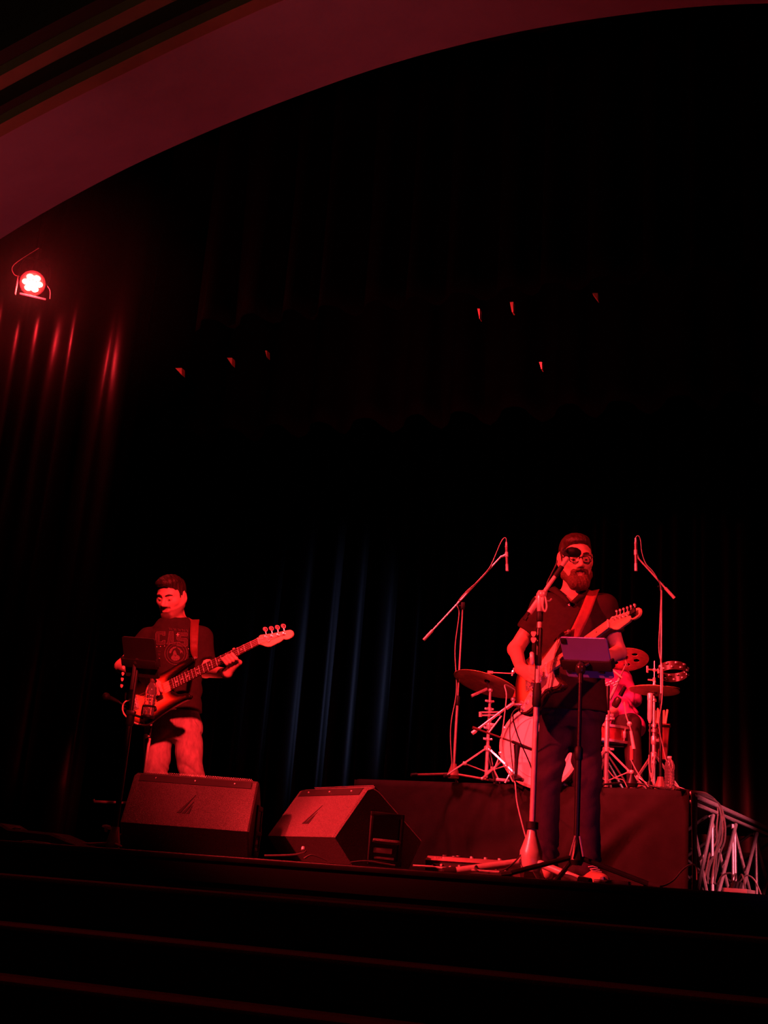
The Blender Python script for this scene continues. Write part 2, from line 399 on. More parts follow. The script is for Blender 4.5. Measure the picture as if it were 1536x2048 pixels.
# cloth skirt: front and left side, hanging in loose folds
def skirt_pt(u, q):
    """u 0..1 along the front, q 0 top..1 floor"""
    x = RW * u + .015; f = .012 * sin(u * 31 + 1) * q + .02 * sin(u * 12.3 + 2.0 + q * 1.2) * q
    for c, w_, dxq, a in ((.70, .026, -.06, .12), (.63, .05, -.07, -.06), (.05, .035, .30, .13), (.16, .05, .28, -.06), (.30, .03, .10, .05), (.90, .03, .06, .06), (.48, .03, -.03, .04)):
        f += a * q * math.exp(-((u - c - dxq * q) / w_) ** 2)
    return RV(x - .015, -.015 - .02 * q - abs(f) * .9, RZ - .004 - (RZ - .006) * q)
NU, NQ = 90, 16
vs = [skirt_pt(i / NU, j / NQ) for i in range(NU + 1) for j in range(NQ + 1)]
vs = [RV(RW * i / NU, .02, RZ + .004) for i in range(NU + 1)] + vs
base = NU + 1; fs = []
for i in range(NU):
    fs.append((i, i + 1, base + (i + 1) * (NQ + 1), base + i * (NQ + 1)))
    for j in range(NQ):
        a_ = base + i * (NQ + 1) + j; b_ = a_ + NQ + 1; fs.append((a_, b_, b_ + 1, a_ + 1))
n0 = len(vs)
for k in range(9):                                                   # left side
    for j in range(NQ + 1):
        q = j / NQ; vs.append(RV(RW + .015 + .03 * q * (1 + sin(k * 1.7)) * .5, -.015 + k * .25, RZ - .004 - (RZ - .006) * q))
for k in range(8):
    for j in range(NQ): a_ = n0 + k * (NQ + 1) + j; fs.append((a_, a_ + NQ + 1, a_ + NQ + 2, a_ + 1))
n1 = len(vs)
for k in range(3):                                                   # right corner return
    for j in range(NQ + 1):
        q = j / NQ; vs.append(RV(-.015 - .012 * sin(k * 2 + q * 3) * q, -.015 + k * .09, RZ - .004 - (RZ - .006) * q))
for k in range(2):
    for j in range(NQ): a_ = n1 + k * (NQ + 1) + j; fs.append((a_, a_ + NQ + 1, a_ + NQ + 2, a_ + 1))
mb = W(riser); mb.add(vs, fs); sk = mb.build('skirt', M_skirt, riser, sharp=180)
md = sk.modifiers.new('cloth', 'SOLIDIFY'); md.thickness = .003
# cables over the lattice rail
cb = thing('cable_bundle', 'bundle of thick cables draped over the lattice rail to the floor', 'cable', RV(-.05, .9, 0))
for k in range(6):
    o_ = (k - 2.5) * 2.2; r = rnd.uniform
    path = [P(1352 + o_, 1577, 7.72), P(1381 + o_ * .5, 1582 + k * .6, 7.85), P(1403, 1584 + k * 1.5, 8.15), P(1421 + o_ * .2, 1590 + k * 1.6, 8.42), P(1434 + o_ * .6, 1603 + k, 8.50), P(1441 + o_ * .9, 1625, 8.50), P(1442 + o_ * 1.1, 1655, 8.48), P(1439 + o_ * 1.2, 1683, 8.44), P(1432 + o_ * 1.6, 1705, 8.38), P(1424 + o_ * 1.8, 1735, 8.32), P(1420 + o_ * 2, 1768, 8.28)]
    jx = [r(-.012, .012) for _ in range(12)]; path = [q + V0(jx[i], 0, 0) * min(i, 3) / 3 + V0(0, 0, jx[(i * 3 + k) % 12] * (.3 if i < 4 else 0)) for i, q in enumerate(path)]
    mb = W(cb); mb.tube(smooth_path(path, 7), .0072, 7); mb.build('cable', mat('dull_red_cable', (.09, .045, .045), .5, 0, .2, 60) if k in (0, 3) else M_cable, cb)
bx = thing('power_box', 'small dark power box on the floor under the cable bundle', 'box', RV(-.22, .42, 0))
mb = W(bx); mb.box(RV(-.22, .42, .05), (.16, .30, .08), RM, .006); mb.build('case', mat('box_paint', (.20, .17, .17), .5, 0, .15, 20, .1, 80), bx)
for k in range(5):
    mb = W(bx); q = RV(-.20 + .02 * (k % 2), .30 + .055 * k, .09); mb.cyl(q, q + np.array([.01, -.02, .045]), .013, .010, 8); mb.build('plug', M_black, bx)
for k in range(4):
    t_ = W(bx); q = RV(-.20, .32 + .07 * k, .13)
    t_.tube(smooth_path([q, q + np.array([.02 * (k - 1), -.03, .05]), q + np.array([.06 * (k - 1.5), -.05, .02]), q + np.array([.09 * (k - 1.5), -.06, -.09])], 6), .006, 6); t_.build('lead', M_cable, bx)

# ================================================================== WEDGE MONITORS
M_cab = mat('textured_cab_paint', (.095, .082, .082), .42, 0, .5, 260, .9, 420, .5, detail=1)
M_grille = mat('perforated_grille', (.05, .05, .052), .4, .5, .5, 300, .5, 400)
M_logo = mat('logo_black', (.012, .010, .010), .5, 0, .1, 20)
PROF = [(.11, .0), (.0, .12), (.16, .350), (.195, .362), (.235, .345), (.50, .145), (.43, .0)]      # y back from the audience edge, z up
def make_wedge(nm, label, loc, rz):
    t = thing(nm, label, 'speaker', loc, rz, 'floor monitors along the stage front'); Wd = .60
    mb = MB(); fr = ((0, 0, 0), (0, 1, 0), (0, 0, 1), (-1, 0, 0))
    pr = list(reversed(PROF))                                          # ccw seen along -x
    mb.prism(pr, fr, 0, Wd, 0.008); mb.build('cabinet', M_cab, t, sharp=30)
    a = np.array(PROF[1]); b = np.array(PROF[2]); d = nrm(b - a); nn = np.array([-d[1], d[0]])     # audience face, normal out
    def face(x, s, h): q = a + d * s + nn * h; return np.array([-x, q[0], q[1]])
    Lf = np.linalg.norm(b - a)
    # dark strip below the apex with three small screws
    mb = MB(); mb.add([face(.03, Lf - .035, .003), face(Wd - .03, Lf - .035, .003), face(Wd - .03, Lf + .004, .003), face(.03, Lf + .004, .003), face(.03, Lf - .035, -.004), face(Wd - .03, Lf - .035, -.004), face(Wd - .03, Lf + .004, -.004), face(.03, Lf + .004, -.004)],
                      [(0, 1, 2, 3), (7, 6, 5, 4), (0, 4, 5, 1), (1, 5, 6, 2), (2, 6, 7, 3), (3, 7, 4, 0)]); st = mb.build('top_strip', M_logo, t)
    for k in range(3):
        mb = MB(); q = face(.11 + .19 * k, Lf - .014, .003); mb.ball(q, .005, 8); mb.build('screw', M_steel, st)
    # emblem: three tapering slats that make a sail
    for k, (x0, w_, h0, h1) in enumerate(((.352, .024, .075, .185), (.328, .021, .075, .145), (.306, .017, .075, .122))):
        mb = MB(); top = .02 + .018 * k
        pts = [face(x0, h0, .002), face(x0 - w_ * .75, h0, .002), face(.282 + .002 * k, h1, .002)]
        pts2 = [face(x0, h0, -.004), face(x0 - w_ * .75, h0, -.004), face(.282 + .002 * k, h1, -.004)]
        mb.add(pts + pts2, [(0, 1, 2), (5, 4, 3), (0, 3, 4, 1), (1, 4, 5, 2), (2, 5, 3, 0)]); mb.build('emblem', M_logo, t)
    # performer side grille with a lip over the apex
    c = np.array(PROF[4]); e = np.array(PROF[5]); g = nrm(e - c); gn = np.array([g[1], -g[0]]) * -1
    if gn[1] < 0: gn = -gn
    def gf(x, s, h): q = c + g * s + gn * h; return np.array([-x, q[0], q[1]])
    Lg = np.linalg.norm(e - c)
    mb = MB(); mb.add([gf(.03, -.02, .012), gf(Wd - .03, -.02, .012), gf(Wd - .03, Lg - .01, .012), gf(.03, Lg - .01, .012), gf(.03, -.02, 0), gf(Wd - .03, -.02, 0), gf(Wd - .03, Lg - .01, 0), gf(.03, Lg - .01, 0)],
                      [(0, 1, 2, 3), (7, 6, 5, 4), (0, 4, 5, 1), (1, 5, 6, 2), (2, 6, 7, 3), (3, 7, 4, 0)]); gr = mb.build('grille', M_grille, t)
    mb = MB()
    for k in range(120): mb.ball(gf(.04 + (Wd - .08) * k / 119, -.020 - .005 * (k % 2), .013 + .003 * (k % 2)), .0021, 5)
    o = mb.build('grille_edge', M_steel, gr); o['kind'] = 'stuff'
    # handle pocket on each end panel
    for sx, x0 in ((1, 0.0), (-1, -Wd)):
        hd = MB(); yc, zc, hw, hh = .285, .135, .095, .118
        for (yy, zz, sy, sz) in ((yc, zc + hh - .012, hw * 2, .024), (yc, zc - hh + .012, hw * 2, .024), (yc - hw + .012, zc, .024, hh * 2), (yc + hw - .012, zc, .024, hh * 2)):
            hd.box((x0 + sx * .004, yy, zz), (.012, sy, sz), None, .003)
        ho = hd.build('handle_plate', M_blackmatte, t)
        mb = MB(); mb.box((x0 + sx * .0015, yc, zc), (.004, hw * 2 - .03, hh * 2 - .03)); mb.build('handle_pocket', M_logo, ho)
        mb = MB(); mb.tube(smooth_path([(x0 + sx * .004, yc - hw + .02, zc - .01), (x0 + sx * .012, yc - hw * .4, zc - .012), (x0 + sx * .012, yc + hw * .4, zc - .012), (x0 + sx * .004, yc + hw - .02, zc - .01)], 4), .011, 8); mb.build('grip_bar', M_cab, ho)
        mb = MB(); mb.box((x0 + sx * .004, yc - .015, zc - .052), (.006, hw * 1.1, .024), None, .002); mb.box((x0 + sx * .004, yc - .005, zc - .085), (.006, hw * 1.2, .012), None, .002); mb.build('connector_plate', M_steel, ho)
    for x in (.06, Wd - .06):
        for y in (.15, .39): mb = MB(); mb.cyl((-x, y, .006), (-x, y, -.006), .016, n=10); mb.build('foot', M_rubber, t)
    return t
make_wedge('floor_monitor', 'left floor monitor, its broad sloped back squarely to the house, dim red', (-.506, 5.74, .008), -radians(2.5))
make_wedge('floor_monitor', 'brightly lit floor monitor turned sideways, showing its handle pocket, by the skirt', (-.112, 5.60, .008), -radians(56))

# ================================================================== STAGE LAMP (upper left)
M_led = mat('red_led', (1, .1, .1), .4, 0, .02, 10, emit=(1, .16, .10), es=90)
pc = P(65, 566, 8.6); aim = nrm(np.array([.55, -1.5, -1.0]))
par = thing('stage_lamp', 'glowing red LED stage lamp hanging before the side curtain', 'lamp', pc)
u_, v_, w_ = frame(aim)
mb = W(par); mb.lathe([(.02, -.20), (.075, -.19), (.09, -.12), (.095, -.02), (.10, .0), (.10, .02), (.088, .02), (.086, .0)], pc, aim, 24); mb.build('housing', M_black, par)
mb = W(par); mb.lathe([(.084, -.002), (.084, .003), (.0, .003)], pc, aim, 24); fp = mb.build('lens_plate', M_logo, par)
for k in range(7):
    q = pc + aim * .006 + ((0 if k == 6 else .050) * (cos(k * pi / 3) * u_ + sin(k * pi / 3) * v_))
    mb = W(par); mb.ball(q, .029, 12, (1, 1, .7)); mb.build('led', M_led, fp)
mb = W(par); hz = nrm(np.cross(aim, (0, 0, 1)))
mb.tube(smooth_path([pc + hz * .105 - aim * .06, pc + hz * .118 + ZU * .08 - aim * .06, pc + hz * .08 + ZU * .19 - aim * .06, pc - hz * .08 + ZU * .19 - aim * .06, pc - hz * .118 + ZU * .08 - aim * .06, pc - hz * .105 - aim * .06], 5), .011, 8)
mb.build('yoke', M_black, par)
mb = W(par); mb.cyl(pc + ZU * .19 - aim * .06, pc + ZU * .30 - aim * .06, .022, n=10); mb.build('clamp', M_black, par)
mb = W(par); mb.box(pc - ZU * .115 - aim * .02 + hz * -.02, (.20, .012, .014), np.array([hz, np.cross(aim, hz), aim]).T); mb.box(pc - ZU * .05 + hz * .112, (.006, .02, .16)); mb.build('barn_flap', M_steel, par)
mb = W(par); mb.tube(smooth_path([pc - hz * .10 + ZU * .02, pc - hz * .14 - ZU * .03, pc - hz * .15 - ZU * .10], 5), .003, 5); mb.tube(smooth_path([pc + hz * .10 + ZU * .03, pc + hz * .15 + ZU * .04, pc + hz * .16 + ZU * .12, pc + ZU * .31], 5), .003, 5); mb.build('safety_cable', M_steel, par)
ld = bpy.data.lights.new('stage_lamp_beam', 'SPOT'); ld.energy = 28; ld.color = (1, .02, .03); ld.spot_size = radians(120); ld.spot_blend = .9; ld.shadow_soft_size = .06
lo_ = bpy.data.objects.new('stage_lamp_beam', ld); COL.objects.link(lo_); lo_.location = pc + aim * .05
lo_.rotation_euler = Vector(aim).to_track_quat('-Z', 'Y').to_euler()
ld = bpy.data.lights.new('stage_lamp_spill', 'POINT'); ld.energy = 38; ld.color = (1, .02, .03); ld.shadow_soft_size = .04
lo_ = bpy.data.objects.new('stage_lamp_spill', ld); COL.objects.link(lo_); lo_.location = pc + aim * .12
pipe = W(par); q = pc + ZU * .29 - aim * .06; pipe.cyl(q, V0(q[0], q[1], 6.36), .021, n=10); pipe.build('drop_pipe', M_velvet, par)
# thin stage haze hanging in the air around the lamp, thinning outward
hm = bpy.data.materials.new('stage_haze'); hm.use_nodes = True; nt = hm.node_tree; nt.nodes.clear()
ou = nt.nodes.new('ShaderNodeOutputMaterial'); vs_ = nt.nodes.new('ShaderNodeVolumeScatter'); vs_.inputs['Anisotropy'].default_value = .2
tcn = nt.nodes.new('ShaderNodeTexCoord'); gr = nt.nodes.new('ShaderNodeTexGradient'); gr.gradient_type = 'SPHERICAL'; nzn = nt.nodes.new('ShaderNodeTexNoise'); nzn.inputs['Scale'].default_value = 1.6
m1 = nt.nodes.new('ShaderNodeMath'); m1.operation = 'MULTIPLY'; m2 = nt.nodes.new('ShaderNodeMath'); m2.operation = 'MULTIPLY'; m2.inputs[1].default_value = .045
nt.links.new(tcn.outputs['Object'], gr.inputs['Vector']); nt.links.new(tcn.outputs['Object'], nzn.inputs['Vector']); nt.links.new(gr.outputs['Fac'], m1.inputs[0]); nt.links.new(nzn.outputs['Fac'], m1.inputs[1]); nt.links.new(m1.outputs[0], m2.inputs[0])
nt.links.new(m2.outputs[0], vs_.inputs['Density']); nt.links.new(vs_.outputs[0], ou.inputs['Volume'])
mb = MB(); mb.ball((0, 0, 0), .98, 24); hz_o = mb.build('stage_haze', hm); hz_o.location = pc + aim * .25; hz_o.scale = (1.5, 1.5, 1.2)
tag(hz_o, 'faint red lit haze hanging around the stage lamp', 'haze', kind='stuff')

# ================================================================== STANDS AND MICROPHONES
def V(*a): return np.array(a, float)
def tripod_base(root, b, legr, angles, hubh=.17, legz=.0, hubm=None, r=.0095, hz=.09, rtop=.018, rbot=.034):
    """b: ground point under the pole"""
    hubm = hubm or M_black
    mb = W(root); mb.lathe([(rtop, hz + hubh), (rtop + .004, hz + hubh * .8), (rbot, hz + hubh * .3), (rbot + .003, hz + .02), (rbot - .006, hz)], b, (0, 0, 1), 16); mb.build('hub', hubm, root)
    for a in angles:
        d = V(cos(a), sin(a), 0); mb = W(root)
        mb.tube([b + d * .02 + ZU * (hz + .03), b + d * legr + ZU * (legz + .014)], r, 8); lg = mb.build('leg', hubm, root)
        mb = W(root); mb.tube([b + d * (legr - .03) + ZU * (legz + .020), b + d * (legr + .015) + ZU * (legz + .012)], r * 1.35, 8); mb.build('rubber_foot', M_rubber, lg)

# --- vocal microphone stand in front of the guitarist
M_lite = mat('worn_grey_stand_paint', (.85, .80, .77), .34, .35, .15, 25, .1, 90)
Dm = 5.50; b0 = P(1062, 1715, Dm); b0[2] = 0
ms = thing('microphone_stand', 'pale boom microphone stand before the guitarist, its boom across his face', 'stand', b0)
mb = W(ms); mb.lathe([(.020, .225), (.024, .20), (.050, .13), (.052, .07), (.040, .045)], b0, (0, 0, 1), 18); mb.build('hub', M_lite, ms)
mb = W(ms); mb.lathe([(.026, .232), (.028, .225), (.028, .255), (.020, .258)], b0, (0, 0, 1), 14); mb.build('hub_collar', M_blackmatte, ms)
for (xp, yp, zz) in ((918, 1741, .012), (1138, 1757, .012), (1075, 1735, .02)):
    e_ = Pz(xp, yp + 4, 0.0) if False else None
ldir = [nrm(V(-1, -.18, 0)), nrm(V(.62, -.62, 0)), nrm(V(.3, 1, 0))]
for d, L_ in zip(ldir, (.36, .28, .33)):
    mb = W(ms); mb.tube([b0 + d * .03 + ZU * .085, b0 + d * L_ + ZU * .017], .0165, 10); lg = mb.build('leg', M_lite, ms)
    mb = W(ms); mb.tube([b0 + d * (L_ - .02) + ZU * .022, b0 + d * (L_ + .035) + ZU * .015], .018, 10); mb.build('rubber_foot', M_rubber, lg)
def zat(xp, yp, D): return P(xp, yp, D)[2]
z1, z2, z3, z4 = zat(1066, 1405, Dm), zat(1068, 1330, Dm), zat(1076, 1256, Dm), zat(1082, 1215, Dm)
bx_ = lambda z: V(b0[0], b0[1], z)
mb = W(ms); mb.cyl(bx_(.2), bx_(z1), .0135, n=14); mb.build('lower_pole', M_lite, ms)
mb = W(ms); mb.lathe([(.016, z1 - .02), (.021, z1 - .01), (.021, z1 + .05), (.016, z1 + .09)], bx_(0), (0, 0, 1), 14); mb.build('clutch', M_blackmatte, ms)
mb = W(ms); mb.cyl(bx_(z1 + .08), bx_(z4), .0095, n=12); mb.build('upper_pole', M_lite, ms)
mb = W(ms); mb.lathe([(.015, z2), (.0165, z2 + .01), (.0165, z3 - .01), (.014, z3)], bx_(0), (0, 0, 1), 14); mb.build('grip_sleeve', M_black, ms)
mb = W(ms); mb.lathe([(.012, z3 + .03), (.0155, z3 + .035), (.0155, z3 + .075), (.012, z3 + .08)], bx_(0), (0, 0, 1), 14); mb.build('height_collar', M_blackmatte, ms)
bt = P(1052, 1236, Dm + .02); bh = P(1117, 1143, Dm - .0); pv = P(1084, 1190, Dm + .0)
bdir = nrm(bh - bt)
mb = W(ms); mb.lathe([(.013, -.05), (.019, -.02), (.022, .01), (.020, .035), (.012, .05)], bx_(z4 + .03), (0, 0, 1), 14); mb.ball(pv + V(0, -.012, 0), .021, 10); mb.build('boom_joint', M_lite, ms)
mb = W(ms); mb.cyl(pv - bdir * .055, bh - bdir * .02, .0095, n=12); mb.build('boom', M_lite, ms)
mb = W(ms); mb.cyl(pv - bdir * .105, pv - bdir * .02, .0135, n=12); mb.build('counterweight', M_lite, ms)
mb = W(ms); mb.cyl(bt, pv - bdir * .10, .004, n=8); mb.cyl(bt - bdir * .012, bt + bdir * .008, .012, .009, 10); mb.build('rear_rod', M_black, ms)
mb = W(ms); mb.tube(smooth_path([pv + V(.012, -.02, -.01), pv + V(.02, -.03, -.06), pv + V(.012, -.03, -.085), pv + V(0, -.03, -.06), pv + V(.002, -.02, -.01)], 5), .0045, 6); mb.build('t_handle', M_lite, ms)
mb = W(ms); mb.torus(bh - bdir * .165, bdir, .02, .004, 16, 6, (0, 4.6)); mb.tube(smooth_path([bh - bdir * .165 + V(.02, 0, 0), bh - bdir * .165 + V(.045, -.01, -.006), bh - bdir * .165 + V(.058, -.01, .006)], 5), .004, 6); mb.build('cable_clip', M_lite, ms)
phq = P(1066, 1290, Dm - .02)
mb = W(ms); mb.box(phq + V(.004, .012, .0), (.014, .010, .11), None, .003); pkh = mb.build('pick_holder', M_blackmatte, ms)
M_pick0 = mat('pale_pick', (.8, .55, .5), .4, 0, .1, 10)
for yp in (1268, 1280):
    q = P(1067, yp, Dm - .03); mb = W(ms); mb.prism([(-.010, .012), (-.013, .004), (-.007, -.010), (0, -.014), (.007, -.010), (.013, .004), (.010, .012)], (q, V(.95, -.3, 0), V(0, 0, 1), V(-.3, -.95, 0)), -.001, .001); mb.build('pick', M_pick0, pkh)
mb = W(ms); qa, qb = P(1064, 1330, Dm - .02), P(1063.5, 1304, Dm - .02); mb.tube([qa, qa + (qb - qa) * .1, qa + (qb - qa) * .9, qb], [.006, .0105, .0105, .006], 10); mb.build('slide_tube', M_lite, pkh)
mh = P(1150, 1105, Dm + .10); mk = P(1136, 1114, Dm + .05)
mb = W(ms); mb.tube(smooth_path([bh - bdir * .03, bh + bdir * .01, bh + bdir * .03], 4), .0125, 10); mb.build('mic_clip', M_blackmatte, ms)
vm = thing('vocal_microphone', 'black vocal microphone held before the bearded guitarist forehead', 'microphone', bh)
ax = nrm(mh - bh)
mb = W(vm); mb.tube([bh + bdir * .0, bh + (mk - bh) * .9], [.0085, .0125], 12); mb.build('handle', M_lite, vm)
mb = W(vm); mb.lathe([(.013, -.055), (.020, -.045), (.0245, -.028), (.0255, -.022), (.0245, -.016), (.024, .008), (.017, .026), (.006, .033), (0, .034)], mh, nrm(mh - P(1128, 1102, Dm + .06)), 16); mb.build('head', M_blackmatte, vm)
mb = W(vm); mb.tube(smooth_path([mk, P(1128, 1104, Dm + .06), P(1133, 1099, Dm + .06)], 4), .012, 8); mb.build('collar', M_black, vm)
vc = thing('microphone_cable', 'thin cable hanging down the vocal microphone stand beside the guitarist', 'cable', b0)
mb = W(vc); mb.tube(smooth_path([bh + V(-.005, .02, .06), P(1112, 1130, Dm + .02), P(1102, 1150, Dm + .02), P(1094, 1168, Dm + .02), P(1093, 1190, Dm + .03), P(1076, 1240, Dm + .02), P(1071, 1330, Dm + .025), P(1069, 1450, Dm + .025), P(1062, 1600, Dm + .025), P(1058, 1680, Dm + .03), P(1040, 1712, Dm - .02), P(1012, 1738, Dm - .08), P(985, 1741, Dm - .06), P(955, 1742, Dm - .1), P(952, 1732, Dm - .06), P(975, 1728, Dm + .06), P(1005, 1724, Dm + .15)], 6), .0038, 6)
mb.build('cable', M_cable, vc)

# --- tablet stands
M_tabback = mat('tablet_shell_blue_lit', (.20, .22, .75), .36, .3, .04, 12)  # blue light on the back is put into this purple base colour
M_tabdark = mat('dark_tablet_case', (.018, .016, .016), .5, 0, .1, 20)
M_glass = mat('tablet_glass', (.01, .01, .012), .1, 0, .05, 10)
def tablet(nm, label, TL, TR, BL, back, th=.009, camera=True):
    X = nrm(TR - TL); Yd = BL - TL; Yd = Yd - X * (Yd @ X); hgt = np.linalg.norm(Yd); Yd = nrm(Yd); wid = np.linalg.norm(TR - TL)
    N_ = nrm(np.cross(X, -Yd))                    # out of the back
    if N_[1] > 0: N_ = -N_
    c = TL + X * wid / 2 + Yd * hgt / 2
    t = thing(nm, label, 'tablet', c); r_ = .013
    out = []
    for (cx, cy, a0) in ((wid / 2 - r_, hgt / 2 - r_, 0), (-wid / 2 + r_, hgt / 2 - r_, 90), (-wid / 2 + r_, -hgt / 2 + r_, 180), (wid / 2 - r_, -hgt / 2 + r_, 270)):
        for k in range(6): a = radians(a0 + 18 * k); out.append((cx + r_ * cos(a), cy + r_ * sin(a)))
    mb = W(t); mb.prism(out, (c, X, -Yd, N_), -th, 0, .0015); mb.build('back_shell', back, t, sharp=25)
    mb = W(t); mb.prism([(a * .97, b * .97) for a, b in out], (c, X, -Yd, N_), -th - .0012, -th); mb.build('screen', M_glass, t)
    if camera:
        mb = W(t); q = TL + X * .020 + Yd * .018 + N_ * .001; mb.box(q, (.027, .027, .004), np.array([X, -Yd, N_]).T, .004); cmn = mb.build('camera_bump', M_blackmatte, t)
        for k in range(2): mb = W(t); qq = q + X * (.006 if k else -.006) - Yd * (.005 if k else -.005); mb.cyl(qq, qq + N_ * .003, .0045, n=10); mb.build('lens', M_glass, cmn)
    return t, c, X, Yd, N_, wid, hgt
gs0 = P(1152, 1715, 5.12); gs0[2] = 0
ts = thing('tablet_stand', 'black tripod stand holding the purple lit tablet before the guitarist', 'stand', gs0)
tripod_base(ts, gs0, .32, (radians(197), radians(-12), radians(95)), .10, 0, M_black, .0105, .075, .016, .030)
mb = W(ts); zt = zat(1157, 1365, 5.12); mb.cyl(V(gs0[0], gs0[1], .15), V(gs0[0], gs0[1], zt * .62), .0125, n=12); mb.build('lower_pole', M_black, ts)
mb = W(ts); mb.cyl(V(gs0[0], gs0[1], zt * .6), V(gs0[0], gs0[1], zt), .009, n=12); mb.build('upper_pole', M_black, ts)
mb = W(ts); mb.lathe([(.012, zt * .6), (.018, zt * .6 + .01), (.018, zt * .6 + .05), (.012, zt * .6 + .06)], V(gs0[0], gs0[1], 0), (0, 0, 1), 12); mb.build('clutch', M_blackmatte, ts)
mb = W(ts)
for a in (-.35, .25): mb.cyl(V(gs0[0], gs0[1] - .028, .16) + V(a * .03, 0, .03), V(gs0[0], gs0[1] - .036, .11) + V(a * .09, 0, 0), .0035, n=6)
mb.build('leg_bracket', M_chrome, ts)
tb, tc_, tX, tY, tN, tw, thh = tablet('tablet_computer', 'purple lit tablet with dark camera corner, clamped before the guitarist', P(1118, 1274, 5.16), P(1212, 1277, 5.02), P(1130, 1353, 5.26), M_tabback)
# clamp: two bars across the back, jaws at the edges, ball joint
mb = W(ts); RT = np.array([tX, -tY, tN]).T
mb.box(tc_ + tY * thh * .17 + tN * .010, (tw + .012, .046, .014), RT, .004)
for s_ in (-1, 1): mb.box(tc_ + tX * s_ * (tw / 2 + .006) + tY * thh * .12 + tN * .0, (.012, .040, .034), RT, .004)
for s_ in (-.55, .62): mb.box(tc_ + tX * tw * .5 * s_ + tY * (thh * .17 + .026) + tN * .008, (.022, .018, .010), RT, .002)
mb.build('tablet_clamp', M_blackmatte, ts)
mb = W(ts); jb = tc_ - tX * tw * .06 + tY * thh * .18 + tN * .040; mb.ball(jb, .026, 14, (.9, .9, 1.15)); mb.cyl(jb, tc_ - tX * tw * .06 + tY * thh * .17, .018, n=12); mb.build('ball_joint', mat('gloss_black_plastic', (.03, .025, .025), .22, 0, .1, 20), ts)
mb = W(ts); mb.cyl(jb - ZU * .01, V(gs0[0], gs0[1], zt - .005), .011, n=10); mb.cyl(jb + V(.018, -.01, .012), jb + V(.034, -.014, .022), .008, n=8); mb.lathe([(.007, 0), (.010, .006), (.007, .012)], jb + ZU * .022, (0, 0, 1), 10); mb.build('joint_knob', M_black, ts)

Db = 6.95; bs0 = P(226, 1690, Db); bs0[2] = 0
bs = thing('tablet_stand', 'dark tripod stand with dark tablet and bottle holder before the bassist', 'stand', bs0)
tripod_base(bs, bs0, .36, (radians(190), radians(215), radians(-62)), .12, 0, mat('black_stand_hub', (.30, .2, .2), .4, .2, .2, 20), .0075, .02, .022, .040)
zt = zat(264, 1330, Db)
mb = W(bs); mb.cyl(V(bs0[0], bs0[1], .1), V(bs0[0], bs0[1], zat(244, 1450, Db)), .017, n=12); mb.build('lower_pole', M_black, bs)
mb = W(bs); mb.cyl(V(bs0[0], bs0[1], zat(244, 1452, Db)), V(bs0[0], bs0[1], zt), .0115, n=12); mb.build('upper_pole', M_black, bs)
zc = zat(246, 1437, Db); mb = W(bs); mb.lathe([(.018, zc - .04), (.024, zc - .03), (.024, zc + .02), (.014, zc + .03)], V(bs0[0], bs0[1], 0), (0, 0, 1), 12); mb.build('clutch', M_blackmatte, bs)
tk = P(213, 1653, Db); mb = W(bs); mb.lathe([(.008, -.03), (.010, -.01), (.026, -.004), (.024, .006), (.0, .010)], tk, (0, 0, 1), 14); mb.cyl(tk - ZU * .01, V(bs0[0], bs0[1], tk[2] - .012), .006, n=8); mb.build('wing_knob', M_lite, bs)
tb2, c2, X2, Y2, N2, w2, h2 = tablet('tablet_computer', 'dark tablet with lit top edge, held before the bassist', P(243, 1273, Db - .03), P(309, 1278, Db - .16), P(252, 1352, Db + .07), M_tabdark, .012, False)
RT2 = np.array([X2, -Y2, N2]).T
mb = W(bs); mb.box(c2 + Y2 * h2 * .14 + N2 * .012, (w2 + .012, .05, .016), RT2, .004)
for s_ in (-1, 1): mb.box(c2 + X2 * s_ * (w2 / 2 + .005) + Y2 * h2 * .10, (.012, .05, .034), RT2, .004)
mb.build('tablet_clamp', M_blackmatte, bs)
mb = W(bs); jb2 = V(bs0[0], bs0[1], zt) + V(.0, -.02, .015); mb.ball(jb2, .024, 12); mb.cyl(jb2, c2 + Y2 * h2 * .14 + N2 * .01 - X2 * .03, .016, n=10); mb.build('ball_joint', MATS['gloss_black_plastic'], bs)
# pick holder clipped to the pole
ph = W(bs); ph.box(V(bs0[0] - .012, bs0[1] - .020, zat(252, 1352, Db)), (.020, .012, .16), None, .003); pho = ph.build('pick_holder', M_blackmatte, bs)
for k, yp in enumerate((1336, 1349, 1360, 1373)):
    q = P(253 - k * 1.2, yp, Db - .02); mb = W(bs); mb.prism([(-.007, .010), (-.009, .003), (-.005, -.008), (0, -.011), (.005, -.008), (.009, .003), (.007, .010)], (q + V(-.016, -.01, 0), V(.8, .6, 0), V(0, 0, 1), V(.6, -.8, 0)), -.001, .001)
    mb.build('pick', mat('pale_pick', (.8, .55, .5), .4, 0, .1, 10), pho)
